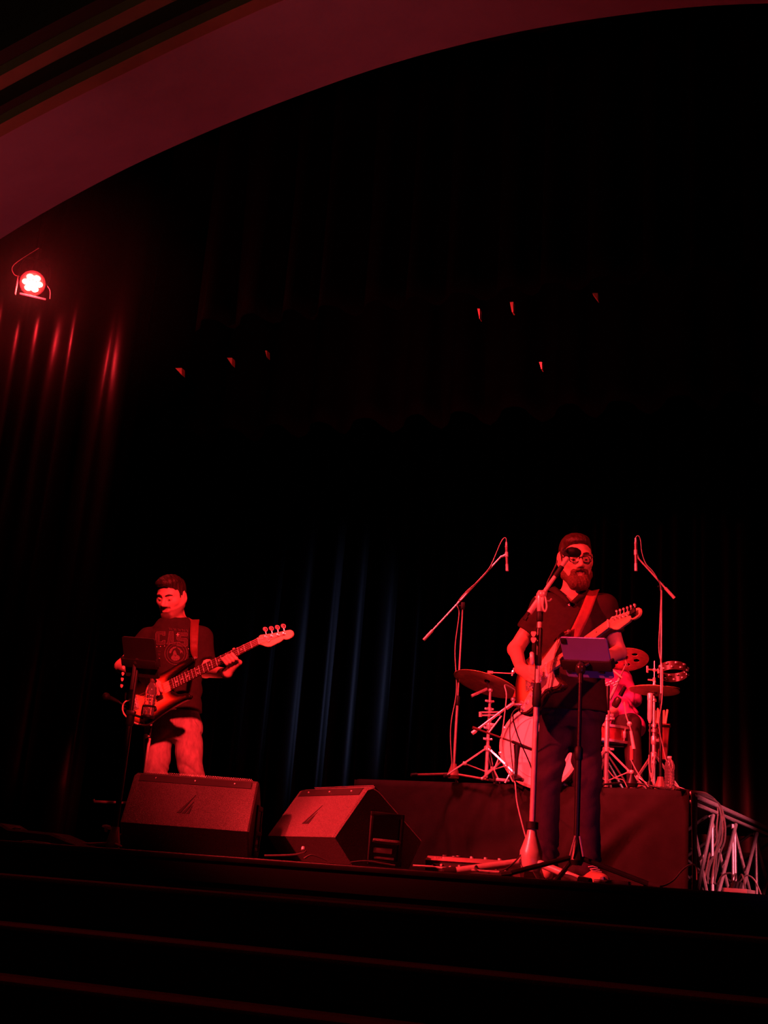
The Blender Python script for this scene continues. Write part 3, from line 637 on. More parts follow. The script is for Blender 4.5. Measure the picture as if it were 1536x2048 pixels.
# bottle holder ring and arm
bq = P(296, 1432, Db - .02)
mb = W(bs); mb.lathe([(.036, -.01), (.038, -.008), (.038, .0), (.0, .0)], bq, (0, 0, 1), 18); mb.build('bottle_cup', M_black, bs); mb = W(bs); mb.torus(bq + ZU * .055, (0, 0, 1), .0365, .004, 20, 6); mb.tube([bq + V(-.037, 0, -.005), bq + V(-.037, 0, .055)], .004, 6); mb.build('cup_ring', M_black, bs)
mb = W(bs); mb.tube(smooth_path([V(bs0[0], bs0[1], bq[2] + .01), V(bs0[0] + .05, bs0[1], bq[2] - .005), bq + V(-.03, 0, -.005)], 5), .007, 8); mb.box(V(bs0[0], bs0[1], bq[2] + .01), (.05, .05, .03), None, .004); mb.build('holder_arm', M_black, bs)
M_pet = mat('clear_bottle_plastic', (.95, .95, .97), .08, 0, .02, 20, .15, 60, trans=.92, ior=1.3)
M_cap = mat('dark_bottle_cap', (.10, .05, .05), .5, 0, .1, 20)
M_capw = mat('white_bottle_cap', (.8, .8, .8), .5, 0, .1, 20)
M_water = mat('drinking_water', (.95, .97, 1), .02, 0, .01, 5, trans=1.0, ior=1.33)
def bottle(nm, label, q, capm, h=.212, r=.032):
    t = thing(nm, label, 'bottle', q)
    pr = [(.0, .001), (r * .80, .0), (r, .012)]
    for k in range(6):
        z = .02 + k * .018; pr += [(r, z), (r * .94, z + .006), (r * .94, z + .010), (r, z + .016)]
    pr += [(r, .135), (r * .97, .145), (r * .85, .165), (r * .58, .182), (.0125, .190), (.0125, .198)]
    mb = W(t); mb.lathe(pr, q, (0, 0, 1), 24); mb.build('body', M_pet, t, sharp=60)
    mb = W(t); mb.lathe([(.0, .005), (r * .86, .005), (r * .87, .12), (.0, .12)], q, (0, 0, 1), 20); mb.build('water', M_water, t)
    mb = W(t); mb.lathe([(.0145, .192), (.0155, .194), (.0155, h - .002), (.013, h), (.0, h)], q, (0, 0, 1), 18); mb.build('cap', capm, t)
    return t
bottle('water_bottle', 'clear ribbed water bottle with dark cap on the bassist stand', bq + ZU * .001, M_cap)
b3 = Pz(1339, 1578, RZ); b3 = P(1339, 1579, b3[1] + .06); b3[2] = RZ + .006
bottle('water_bottle', 'clear water bottle standing on the right end of the drum platform', b3, M_capw, .206, .033)

# --- spare microphone stand and instrument stand behind the bassist's tablet
Ds = 7.15; q0 = P(271, 1690, Ds); q0[2] = 0
sm = thing('microphone_stand', 'thin pale microphone stand behind the bassist tablet, boom low to the left', 'stand', q0)
tripod_base(sm, q0, .30, (radians(160), radians(280), radians(40)), .12, 0, M_black, .008)
zm = zat(278, 1440, Ds)
mb = W(sm); mb.cyl(V(q0[0], q0[1], .12), V(q0[0], q0[1], zat(275, 1475, Ds)), .009, n=10); mb.build('lower_pole', M_lite, sm)
mb = W(sm); mb.cyl(V(q0[0], q0[1], zat(275, 1476, Ds)), V(q0[0], q0[1], zm), .006, n=10); mb.build('upper_pole', M_black, sm)
kz = zat(274, 1471, Ds); mb = W(sm); mb.ball(V(q0[0] - .022, q0[1] - .01, kz), .014, 10); mb.cyl(V(q0[0] - .02, q0[1], kz), V(q0[0], q0[1], kz), .007, n=8); mb.build('clutch_knob', M_lite, sm)
bA = P(302, 1448, Ds); bB = P(236, 1403, Ds - .05)
mb = W(sm); mb.cyl(bA, bB, .006, n=8); mb.ball(V(q0[0], q0[1], zm), .016, 10); mb.build('boom', M_black, sm)
m2 = thing('microphone', 'dark microphone on the low boom left of the bassist stand', 'microphone', bB)
e2 = P(207, 1391, Ds - .1); d2 = nrm(e2 - bB)
mb = W(m2); mb.tube([bB, bB + (e2 - bB) * .62], [.010, .014], 10); mb.build('handle', M_black, m2)
mb = W(m2); mb.ball(bB + (e2 - bB) * .82, .024, 12); mb.build('head', M_steel if False else M_blackmatte, m2)
Dg = 7.75; g0 = P(288, 1690, Dg); g0[2] = 0
gst = thing('instrument_stand', 'guitar stand with pale padded neck behind the bassist, tips reaching left', 'stand', g0)
mb = W(gst); mb.cyl(V(g0[0], g0[1], .06), V(g0[0], g0[1], zat(285, 1452, Dg)), .011, n=10); mb.build('post', mat('red_brown_post', (.5, .3, .28), .4, .2, .1, 20), gst)
mb = W(gst); mb.lathe([(.012, zat(288, 1565, Dg)), (.021, zat(288, 1562, Dg)), (.021, zat(288, 1528, Dg)), (.012, zat(288, 1522, Dg))], V(g0[0], g0[1], 0), (0, 0, 1), 12); mb.build('foam_sleeve', mat('pink_foam', (.75, .35, .45), .8, 0, .1, 20), gst)
hz_ = P(225, 1604, Dg)[2]; ya = P(188, 1603, Dg - .1); yb = P(258, 1606, Dg)
mb = W(gst); mb.tube([V(g0[0], g0[1], yb[2]), yb, ya, ya + V(-.004, 0, .012)], .008, 8); mb.tube([V(g0[0], g0[1], yb[2]), V(g0[0] + .2, g0[1] - .05, yb[2] - .01)], .008, 8); mb.build('cradle_arm', M_chrome, gst)
for a in (200, 320, 80):
    d = V(cos(radians(a)), sin(radians(a)), 0); mb = W(gst); mb.tube([V(g0[0], g0[1], .22), g0 + d * .3 + ZU * .014], .009, 8); mb.build('leg', M_black, gst)

# --- gear on the floor at the left
gb = P(75, 1682, 6.9); gb[2] = 0
t = thing('pedal_case', 'low dark soft case lying on the stage floor at far left', 'case', gb)
mb = W(t); mb.prism([(-.30, .0), (.36, .0), (.24, .05), (.14, .078), (-.12, .085), (-.18, .11), (-.25, .105), (-.30, .06)], (gb, V(.95, -.3, 0), V(0, 0, 1), V(-.3, -.95, 0)), -.10, .12, .012); mb.build('body', mat('soft_case_cloth', (.06, .05, .05), .8, 0, .2, 30, .4, 90), t)
mb = W(t); mb.tube(smooth_path([gb + V(-.10, -.16, .085), gb + V(-.08, -.18, .09), gb + V(-.06, -.16, .088)], 4), .006, 6); mb.build('handle', M_lite, t)
t = thing('floor_cable', 'short light cable lying in front of the dark case at far left', 'cable', gb + V(-.05, -.3, 0))
mb = W(t); mb.tube(smooth_path([P(45, 1683, 6.6), P(60, 1682, 6.6), P(75, 1684.5, 6.6), P(88, 1685.5, 6.6), P(110, 1690, 6.7)], 5), .0045, 6); mb.build('cable', M_cablelight, t)
t = thing('monitor_cable', 'dark cable looping on the floor under the sideways floor monitor', 'cable', P(600, 1715, 5.3))
mb = W(t); zl = lambda x, y, D: P(x, y, D)
mb.tube(smooth_path([zl(530, 1711, 5.6), zl(580, 1710, 5.4), zl(606, 1706, 5.3), zl(612, 1701, 5.3)], 5), .0042, 6); mb.build('cable', M_cable, t); mb = W(t)
mb.tube(smooth_path([zl(608, 1717, 5.2), zl(622, 1710, 5.2), zl(640, 1715, 5.2), zl(655, 1722, 5.2)], 5), .004, 6); mb.build('cable', M_cable, t); mb = W(t); mb.tube(smooth_path([zl(700, 1725, 5.1), zl(730, 1722, 5.1), zl(760, 1726, 5.1), zl(790, 1731, 5.1)], 5), .004, 6); mb.build('cable', M_cable, t)
mb = W(t); q = zl(606, 1701, 5.3); mb.cyl(q, q + V(0, .01, .012), .009, n=8); mb.build('plug', M_chrome, t)

# --- effects floor unit behind the microphone stand
fA = P(850, 1716, 5.95); fB = P(1010, 1729, 5.78); fA[2] = 0; fB[2] = 0
fu = thing('effects_unit', 'long flat pedal effects unit on the floor beside the microphone stand', 'effects unit', (fA + fB) / 2)
fX = nrm(fB - fA); fY = np.cross(ZU, fX); fL = np.linalg.norm(fB - fA)
z_hi = P(860, 1711, 5.95)[2]; z_lo = P(850, 1719, 5.95)[2]
def FU(x, y, z): return fA + fX * x + fY * y + ZU * z
mb = W(fu); xs = (0, fL + .06)
prf = [(0.0, z_lo), (.035, z_hi), (.20, z_hi - .012), (.24, .012), (.06, .012), (.012, z_lo - .004)]
mb.add([FU(x, y, z) for x in xs for (y, z) in prf], [(0, 1, 7, 6), (1, 2, 8, 7), (2, 3, 9, 8), (3, 4, 10, 9), (4, 5, 11, 10), (5, 0, 6, 11), (5, 4, 3, 2, 1, 0), (6, 7, 8, 9, 10, 11)])
mb.build('chassis', mat('effects_unit_paint', (.55, .40, .40), .4, .3, .1, 30), fu)
mb = W(fu); mb.box(FU(fL / 2, .03, z_lo / 2 + .002), (fL, .04, z_lo - .008), np.array([fX, fY, ZU]).T); jk = mb.build('jack_panel', M_blackmatte, fu)
for k in range(9):
    mb = W(fu); q = FU(.04 + k * .045, .008, z_lo * (.72 if k % 2 else .62)); mb.cyl(q, q - fY * .012, .006, n=8); mb.build('jack', M_steel, jk)
mb = W(fu)
for k, wl in enumerate((.006, .004, .004, .009)):
    q = FU(.042 + k * .014, .022, (z_lo + z_hi) / 2 + .001); mb.box(q, (wl, .0015, .010), np.array([fX, fY, ZU]).T)
mb.build('lettering', mat('white_print', (.9, .85, .85), .6, 0, .05, 20), fu)
for k in range(6): mb = W(fu); q = FU(.06 + .07 * k, .10, z_hi - .004); mb.cyl(q, q + ZU * .014, .012, .010, 10); mb.build('footswitch', M_chrome, fu)
mb = W(fu); mb.box(FU(fL * .33, .06, z_hi + .003), (.07, .02, .006), np.array([fX, fY, ZU]).T, .002); mb.build('display', M_glass, fu)
t = thing('floor_cable', 'thin cable strung along the stage edge before the effects unit', 'cable', P(850, 1733, 5.5))
mb = W(t); mb.tube(smooth_path([P(826, 1731, 5.6), P(845, 1732, 5.6), P(862, 1733, 5.6), P(880, 1735, 5.6), P(920, 1738, 5.5), P(1000, 1744, 5.3)], 5), .0045, 6); mb.build('cable', M_cablelight, t)
t = thing('pedal', 'small low pedal on the floor right of the guitarist shoe', 'pedal', P(1225, 1762, 5.75))
mb = W(t); q = P(1225, 1762, 5.75); q[2] = .022; mb.box(q, (.16, .09, .035), rotz(-.35), .006); mb.build('case', M_black, t)
mb = W(t); mb.cyl(q + V(-.05, -.02, .016), q + V(-.05, -.02, .028), .011, n=10); mb.build('footswitch', M_chrome, t)
t = thing('floor_cable', 'dark cable curving up the riser skirt at its right corner', 'cable', P(1330, 1775, 6.8))
mb = W(t); mb.tube(smooth_path([P(1285, 1770, 6.2), P(1320, 1773, 6.4), P(1345, 1762, 6.9), P(1365, 1740, 7.2), P(1380, 1730, 7.5), P(1392, 1732, 7.6), P(1394, 1760, 7.6)], 6), .005, 6); mb.build('cable', M_cable, t)

# ================================================================== DRUM KIT (on the riser)
M_bronze = mat('cymbal_bronze', (.80, .52, .30), .5, .55, .14, 30, .25, 120)
M_head = mat('white_drum_head', (.84, .66, .64), .55, 0, .03, 6, .05, 60)
M_shell = mat('wine_drum_shell', (.32, .05, .06), .25, .1, .1, 12, coat=.5)
M_wood = mat('hickory_stick', (.80, .62, .42), .5, 0, .1, 30, stretch=(1, 1, .1))
KIT = 'drum kit hardware on the riser'
def on_riser(px_, py_, D): q = P(px_, py_, D); q[2] = RZ; return q
# --- bass drum
bc = P(1080, 1494, 8.15); ba = nrm(np.array([-.40, -.915, -.02]))            # axis, towards the audience
bR = .262
bd = thing('bass_drum', 'large bass drum with plain white front head behind the guitarist legs', 'drum', V(bc[0], bc[1], RZ))
mb = W(bd); mb.lathe([(bR * .97, -.40), (bR, -.39), (bR, -.01), (bR * .97, .0)], bc, ba, 48); mb.build('shell', M_shell, bd)
mb = W(bd); mb.lathe([(.0, .012), (bR * .55, .011), (bR * .99, .004), (bR * .99, .0), (.0, .0)], bc, ba, 48); mb.build('front_head', M_head, bd, sharp=60)
hu, hv, hw = frame(ba)
mb = W(bd); mb.lathe([(bR * .985, -.02), (bR * 1.055, -.02), (bR * 1.06, .022), (bR * .985, .024), (bR * .985, -.02)], bc, ba, 48); mb.build('hoop', mat('pale_hoop', (.70, .52, .45), .4, .2, .1, 20), bd)
for k in range(10):
    a = 2 * pi * (k + .3) / 10; d = cos(a) * hu + sin(a) * hv
    mb = W(bd); mb.box(bc + d * bR * 1.05 - ba * .0, (.022, .05, .022), np.array([np.cross(d, ba), ba, d]).T, .004); mb.cyl(bc + d * bR * 1.07 - ba * .02, bc + d * bR * 1.07 - ba * .14, .004, n=6); cl = mb.build('claw_hook', M_chrome, bd)
    mb = W(bd); mb.box(bc + d * bR * 1.02 - ba * .19, (.026, .08, .022), np.array([np.cross(d, ba), ba, d]).T, .005); mb.build('lug', M_chrome, bd)
for s_ in (-1, 1):
    hx = nrm(np.cross(ba, ZU)) * s_
    mb = W(bd); a_ = bc + hx * bR * .98 - ba * .10 - ZU * .06; e_ = bc + hx * (bR + .10) + ba * .10; e_[2] = RZ + .012
    mb.tube([a_, a_ + (e_ - a_) * .55, e_], .0085, 8); mb.ball(e_, .012, 8); mb.box(a_, (.04, .04, .05), None, .006); mb.build('spur', M_chrome, bd)
# emblem-free front head: ring of dampening seen as a slight inner circle
mb = W(bd); mb.torus(bc + ba * .010, ba, bR * .78, .0022, 48, 6); mb.build('damping_ring', mat('ring_film', (.72, .62, .62), .5, 0, .05, 10), bd)

def stand_tripod(root, b, top, r0=.0125, r1=.0095, spread=.27, hubz=.30, angs=(15, 135, 255), m=None, split=.5):
    """double braced tripod with a two stage pole"""
    m = m or M_chrome; top = np.asarray(top, float); zt = top[2]; z0 = b[2]
    mb = W(root); mb.cyl(b + ZU * .03, V(b[0], b[1], z0 + (zt - z0) * split), r0, n=12); mb.build('lower_tube', m, root)
    mb = W(root); mb.cyl(V(b[0], b[1], z0 + (zt - z0) * split - .02), V(b[0], b[1], zt), r1, n=12); mb.build('upper_tube', m, root)
    mb = W(root); mb.lathe([(r0 + .003, -.03), (r0 + .007, -.02), (r0 + .007, .02), (r0 + .002, .03)], V(b[0], b[1], z0 + (zt - z0) * split), (0, 0, 1), 12); mb.box(V(b[0] + .025, b[1] - .01, z0 + (zt - z0) * split), (.035, .012, .022), None, .004); mb.build('clamp', m, root)
    mb = W(root); mb.lathe([(r0 + .004, -.02), (r0 + .012, -.012), (r0 + .012, .012), (r0 + .004, .02)], V(b[0], b[1], z0 + hubz), (0, 0, 1), 12); mb.build('leg_collar', m, root)
    for a in angs:
        d = V(cos(radians(a)), sin(radians(a)), 0); sd = V(-d[1], d[0], 0) * .011
        for s_ in (-1, 1):
            pass
        mb = W(root); f_ = b + d * spread + ZU * .014
        mb.tube([V(b[0], b[1], z0 + hubz) + d * .012 + sd, f_ + sd * .6], .0055, 6); lg = mb.build('leg', m, root)
        mb = W(root); mb.tube([V(b[0], b[1], z0 + hubz) + d * .012 - sd, f_ - sd * .6], .0055, 6); mb.build('leg_rail', m, lg)
        mid = V(b[0], b[1], z0 + hubz) * .45 + f_ * .55
        mb = W(root); mb.tube([V(b[0], b[1], z0 + .07) + d * .01, mid], .0045, 6); mb.box(mid, (.026, .026, .026), None, .005); mb.build('brace', m, lg)
        mb = W(root); mb.tube([f_ - d * .03 + ZU * .008, f_ + d * .012], .013, 8); mb.build('rubber_foot', M_rubber, lg)
def cymbal(nm, label, c, n, R, holes=None, bell=.22, m=None):
    t = thing(nm, label, 'cymbal', c, 0); n = nrm(n); u, v, w = frame(n, (0, 1, 0))
    NA = 150 if holes else 72; fs = []; vs = []
    NR = 40 if holes else 9; rr = [.05, .10, bell * .7, bell, bell * 1.12] + [bell * 1.12 + (1 - bell * 1.12) * k / NR for k in range(1, NR + 1)]
    def hz(r): return (.11 * (1 - (r / bell) ** 2) if r < bell else 0) * R * .9 + .085 * R * (1 - r ** 1.6)
    for r in rr:
        for k in range(NA): a = 2 * pi * k / NA; vs.append(np.asarray(c) + R * r * (cos(a) * u + sin(a) * v) + w * (hz(r) - .085 * R))
    for i in range(len(rr) - 1):
        for k in range(NA):
            k2 = (k + 1) % NA; rm = (rr[i] + rr[i + 1]) / 2; a = 2 * pi * (k + .5) / NA
            if holes and any((rm * cos(a) - hx) ** 2 + (rm * sin(a) - hy) ** 2 < hr ** 2 for hx, hy, hr in holes): continue
            fs.append((i * NA + k, i * NA + k2, (i + 1) * NA + k2, (i + 1) * NA + k))
    mb = W(t); mb.add(vs, fs); o = mb.build('bronze_disc', m or M_bronze, t, sharp=60); md = o.modifiers.new('gauge', 'SOLIDIFY'); md.thickness = .0016
    mb = W(t); mb.lathe([(.018, .0), (.020, .004), (.018, .012), (.006, .014), (.006, .03), (.011, .031), (.011, .043), (.0, .045)], np.asarray(c) + w * .012, w, 12); mb.build('felt_and_nut', M_lite, t)
    mb = W(t); mb.lathe([(.019, -.012), (.021, -.004), (.019, .0)], np.asarray(c) + w * .008, w, 12); mb.build('lower_felt', M_blackmatte, t)
    return t
# --- crash cymbal at the left on its stand
cc = P(974, 1363, 8.35); cn = nrm(np.array([.25, .13, .96]))
cymbal('crash_cymbal', 'large tilted crash cymbal at the left of the kit, seen from below', cc, cn, .235)
cb_ = on_riser(972, 1560, 8.3)
cs = thing('cymbal_stand', 'chrome double braced cymbal stand under the left crash cymbal', 'stand', cb_)
zt_ = zat(974, 1380, 8.3); stand_tripod(cs, cb_, V(cb_[0], cb_[1], zt_), hubz=zat(971, 1497, 8.3) - RZ, split=zat(972, 1455, 8.3) / zt_ - .18, spread=.29, angs=(195, 318, 70))
mb = W(cs); jt = V(cb_[0], cb_[1], zt_); mb.tube([jt, cc - cn * .0], .006, 8); mb.ball(jt, .017, 10); mb.build('tilter', M_chrome, cs)
mb = W(cs); mb.cyl(P(943, 1392, 8.28), P(974, 1378, 8.3), .011, n=10); mb.build('boom_arm', M_chrome, cs)
mb = W(cs); mb.cyl(P(982, 1345, 8.3), P(1024, 1347, 8.3), .0045, n=6); mb.cyl(P(975, 1344, 8.3), P(986, 1345, 8.3), .010, n=8); mb.ball(P(1026, 1344, 8.3), .014, 8); mb.cyl(P(1024, 1352, 8.3), P(1028, 1336, 8.3), .006, n=6); mb.build('wing_arm', M_chrome, cs)
for k, (xp, yp, dy) in enumerate(((971, 1418, .03), (970, 1402, .02), (972, 1456, .025), (969, 1478, .02))):
    mb = W(cs); q = P(xp, yp, 8.29); mb.lathe([(.014, -dy / 2), (.019, -dy / 3), (.019, dy / 3), (.014, dy / 2)], V(cb_[0], cb_[1], q[2]), (0, 0, 1), 12); mb.box(V(cb_[0] - .022, cb_[1] - .02, q[2]), (.026, .014, .016), None, .003); mb.ball(V(cb_[0] + .022, cb_[1] - .02, q[2]), .009, 8); mb.build('memory_lock', M_chrome, cs)
# multiclamp and second arm reaching across to the drum
mb = W(cs)
for yy in (1425, 1431): mb.cyl(P(960, yy, 8.27), P(1000, yy - 1, 8.27), .0065, n=8)
mb.cyl(P(961, 1424, 8.27), P(961, 1434, 8.27), .012, n=8); mb.build('multi_clamp', M_chrome, cs)
t = thing('tom_arm', 'pale angled boom arm clamped across the left cymbal stand', 'arm', P(985, 1435, 8.22))
mb = W(t); mb.cyl(P(947, 1465, 8.2), P(1012, 1416, 8.22), .0095, n=10); mb.build('tube', M_chrome, t)
mb = W(t); mb.cyl(P(944, 1467, 8.2), P(952, 1461, 8.2), .014, n=10); mb.build('tube_end', M_lite, t)
mb = W(t); mb.cyl(P(1012, 1417, 8.22), P(1025, 1408, 8.22), .014, n=10); mb.ball(P(1026, 1399, 8.22), .017, 10); mb.cyl(P(1027, 1410, 8.22), P(1026, 1396, 8.22), .010, n=8); mb.build('wing_bolt', M_chrome, t)
mb = W(t); mb.cyl(P(978, 1465, 8.24), P(1003, 1432, 8.24), .006, n=8); mb.build('brace_rod', M_chrome, t)
t = thing('kick_pedal_frame', 'small chrome pedal frame at the left foot of the bass drum', 'pedal', on_riser(1008, 1566, 8.2))
mb = W(t); mb.tube([P(1000, 1566, 8.2), P(988, 1540, 8.2), P(998, 1515, 8.25)], .006, 6); mb.build('strut', M_chrome, t)
mb = W(t); mb.tube([P(1010, 1566, 8.15), P(1020, 1548, 8.15), P(1018, 1535, 8.2)], .007, 6); mb.build('post', M_chrome, t)
mb = W(t); mb.box(on_riser(1005, 1568, 8.2) + ZU * .012, (.09, .05, .02), None, .004); mb.build('base_plate', M_steel, t)
# --- bass drum microphone on a low boom stand
kb = on_riser(1031, 1568, 7.98)
ks = thing('microphone_stand', 'low dark boom stand crossing before the bass drum head', 'stand', kb)
mb = W(ks); mb.lathe([(.05, .0), (.05, .012), (.035, .025), (.02, .035), (.0, .035)], kb, (0, 0, 1), 20); mb.build('round_base', M_black, ks)
mb = W(ks); kz1 = zat(1034, 1490, 7.98); mb.tube([kb + ZU * .03, V(kb[0], kb[1], RZ + (kz1 - RZ) * .6), V(kb[0], kb[1], kz1)], [.011, .014, .024], 12); mb.build('pole', M_black, ks)
mb = W(ks); ka = P(945, 1455, 7.95); kb2 = P(1068, 1499, 8.0); mb.cyl(ka, kb2, .0065, n=8); mb.cyl(ka, ka + (kb2 - ka) * .10, .010, n=8); mb.build('boom', mat('dark_red_boom', (.14, .06, .06), .4, .3, .1, 20), ks)
mb = W(ks); mb.tube([P(1024, 1483, 7.97), P(1042, 1491, 7.97), P(1064, 1499, 7.98)], [.010, .013, .010], 8); mb.build('boom_clutch', M_blackmatte, ks)
km = thing('bass_drum_microphone', 'dark microphone at the end of the boom before the bass drum', 'microphone', kb2)
mb = W(km); mb.lathe([(.0, -.03), (.02, -.03), (.026, .0), (.026, .05), (.018, .062), (.0, .064)], kb2 + V(.02, .03, 0), nrm(V(.6, .8, -.1)), 14); mb.build('body', M_black, km)
t = thing('microphone_cable', 'thin cable swinging from the bass drum boom down the riser skirt', 'cable', P(1020, 1500, 7.9))
mb = W(t); mb.tube(smooth_path([P(1030, 1380, 8.1), P(1010, 1370, 8.0), P(1013, 1392, 7.95), P(1008, 1440, 7.95), P(1004, 1480, 7.95), P(1010, 1520, 7.95), P(1024, 1560, 7.80), P(1030, 1566, 7.62), P(1034, 1605, 7.55), P(1046, 1655, 7.4), P(1056, 1690, 7.2)], 6), .0042, 6); mb.build('cable', M_cablelight, t)
t = thing('microphone_cable', 'darker cable hanging straight before the bass drum head', 'cable', P(1020, 1480, 7.9))
mb = W(t); mb.tube(smooth_path([P(1045, 1408, 8.0), P(1026, 1425, 7.93), P(1020, 1450, 7.93), P(1021, 1490, 7.93), P(1026, 1540, 7.93), P(1028, 1566, 7.9)], 6), .0042, 6); mb.build('cable', M_cable, t)

# --- pierced effects cymbal at the right
ec = P(1250, 1316, 8.85); en = nrm(np.array([-.02, .33, .94]))
hol = [(.52 * cos(radians(a)), .52 * sin(radians(a)), .125) for a in range(10, 370, 60)]
cymbal('pierced_cymbal', 'cymbal with round holes cut in it, behind the guitarist right of his arm', ec, en, .175, hol)
eb = on_riser(1212, 1562, 8.3)
es_ = thing('cymbal_stand', 'chrome cymbal stand close behind the guitarist leg, boom up to pierced cymbal', 'stand', eb)
zs = zat(1212, 1372, 8.3); stand_tripod(es_, eb, V(eb[0], eb[1], zs), r0=.017, r1=.013, hubz=zat(1212, 1500, 8.3) - RZ, split=.72, spread=.30, angs=(-35, 95, 215))
mb = W(es_); mb.cyl(V(eb[0], eb[1], zat(1212, 1440, 8.3)), V(eb[0], eb[1], zs), .0155, n=12); mb.build('black_sleeve', M_black, es_)
mb = W(es_); ja = P(1219, 1400, 8.4); jb_ = P(1240, 1354, 8.6); mb.cyl(ja, ja + (jb_ - ja) * .62, .0115, n=10); mb.cyl(ja + (jb_ - ja) * .6, jb_, .0095, n=10); mb.build('boom_arm', M_lite, es_)
mb = W(es_); mb.cyl(jb_, P(1253, 1327, 8.8), .006, n=8); mb.cyl(P(1253, 1330, 8.8), ec, .006, n=8); mb.ball(P(1253, 1329, 8.8), .014, 8); mb.build('tilter', M_chrome, es_)
for k in range(7):
    mb = W(es_); q = P(1208 + 4.2 * k, 1364 + (k % 3) * 3.4, 8.3); mb.cyl(q - V(.008, 0, .004), q + V(.010, -.01, .006), .0065, n=8); mb.build('tilter_bolt', M_chrome, es_)
for yp in (1438, 1499):
    mb = W(es_); zz = zat(1211, yp, 8.3); mb.lathe([(.018, -.014), (.024, -.010), (.024, .010), (.018, .014)], V(eb[0], eb[1], zz), (0, 0, 1), 12); mb.box(V(eb[0] + .034, eb[1] - .012, zz + .004), (.03, .012, .016), None, .003); mb.build('memory_lock', M_chrome, es_)
# --- snare drum with microphone
sn = P(1216, 1467, 8.70); sx = nrm(V(.06, -.10, 1))
sd_ = thing('snare_drum', 'shallow wine snare drum with chrome rims right of the guitarist leg', 'drum', V(sn[0], sn[1], RZ))
mb = W(sd_); mb.lathe([(.165, -.05), (.165, .05)], sn, sx, 36); mb.build('shell', M_shell, sd_)
mb = W(sd_); mb.lathe([(.0, .054), (.163, .054), (.163, .05), (.0, .05)], sn, sx, 36); mb.build('batter_head', M_head, sd_)
for z in (-.052, .050): mb = W(sd_); mb.lathe([(.166, z - .008), (.176, z - .008), (.176, z + .010), (.166, z + .010), (.166, z - .008)], sn, sx, 36); mb.build('rim', M_chrome, sd_)
u_, v_, w_ = frame(sx)
for k in range(8):
    a = 2 * pi * k / 8; d = cos(a) * u_ + sin(a) * v_; mb = W(sd_); mb.cyl(sn + d * .173 - w_ * .05, sn + d * .173 + w_ * .055, .0035, n=6); mb.box(sn + d * .172, (.018, .018, .05), None, .004); mb.build('tension_lug', M_chrome, sd_)
mb = W(sd_); st_ = V(sn[0], sn[1], 0); mb.cyl(V(sn[0], sn[1], RZ + .12), sn - sx * .08, .012, n=10)
mb.build('stand_tube', M_chrome, sd_)
for a in (20, 140, 260):
    d = V(cos(radians(a)), sin(radians(a)), 0); mb = W(sd_); mb.tube([V(sn[0], sn[1], RZ + .28) + d * .012, V(sn[0], sn[1], RZ + .014) + d * .24], .007, 6); mb.build('leg', M_chrome, sd_)
    mb = W(sd_); mb.tube([sn - sx * .09, sn - sx * .075 + d * .16, sn - sx * .04 + d * .178], .006, 6); mb.build('basket_arm', M_chrome, sd_)
nb = on_riser(1263, 1570, 8.05)
ns = thing('microphone_stand', 'short stand with cone base and red grip holding the snare microphone', 'stand', nb)
tripod_base(ns, nb, .22, (radians(190), radians(330), radians(85)), .085, 0, M_black, .007, .02, .016, .042)
mb = W(ns); mb.ball(V(nb[0], nb[1], RZ + .115), .017, 10); mb.build('base_knob', M_lite, ns)
mb = W(ns); mb.cyl(V(nb[0], nb[1], RZ + .09), V(nb[0], nb[1], zat(1263, 1465, 8.05)), .008, n=10); mb.build('pole', M_black, ns)
mb = W(ns); mb.cyl(V(nb[0], nb[1], zat(1262, 1520, 8.05)), V(nb[0], nb[1], zat(1262, 1492, 8.05)), .014, n=12); mb.build('grip_sleeve', mat('red_grip', (.30, .10, .10), .5, 0, .1, 20), ns)
ng = P(1247, 1412, 8.3)
mb = W(ns); mb.tube(smooth_path([V(nb[0], nb[1], zat(1263, 1470, 8.05)), P(1259, 1450, 8.1), P(1252, 1430, 8.2), P(1249, 1405, 8.28), ng], 5), .005, 7); mb.build('gooseneck', M_chrome, ns)
mb = W(ns); mb.cyl(P(1268, 1498, 8.04), P(1262, 1462, 8.04), .014, .010, 10); mb.ball(P(1259, 1424 + 24, 8.1), .018, 8); mb.build('clutch', M_lite, ns)
sm_ = thing('snare_microphone', 'black microphone tilted over the snare drum before the drummer', 'microphone', ng)
e_ = P(1229, 1404, 8.4) ; a_ = P(1249, 1372, 8.25)
a1 = P(1250, 1374, 8.3); a2 = P(1233, 1405, 8.36)
mb = W(sm_); mb.tube([a1, a1 + (a2 - a1) * .55], [.012, .017], 10); mb.build('handle', M_black, sm_)
mb = W(sm_); mb.lathe([(.0, -.04), (.020, -.038), (.026, -.02), (.026, .022), (.020, .034), (.0, .036)], a2, nrm(a2 - a1), 14); mb.build('head', mat('mic_grille', (.10, .05, .05), .4, .4, .3, 200), sm_)
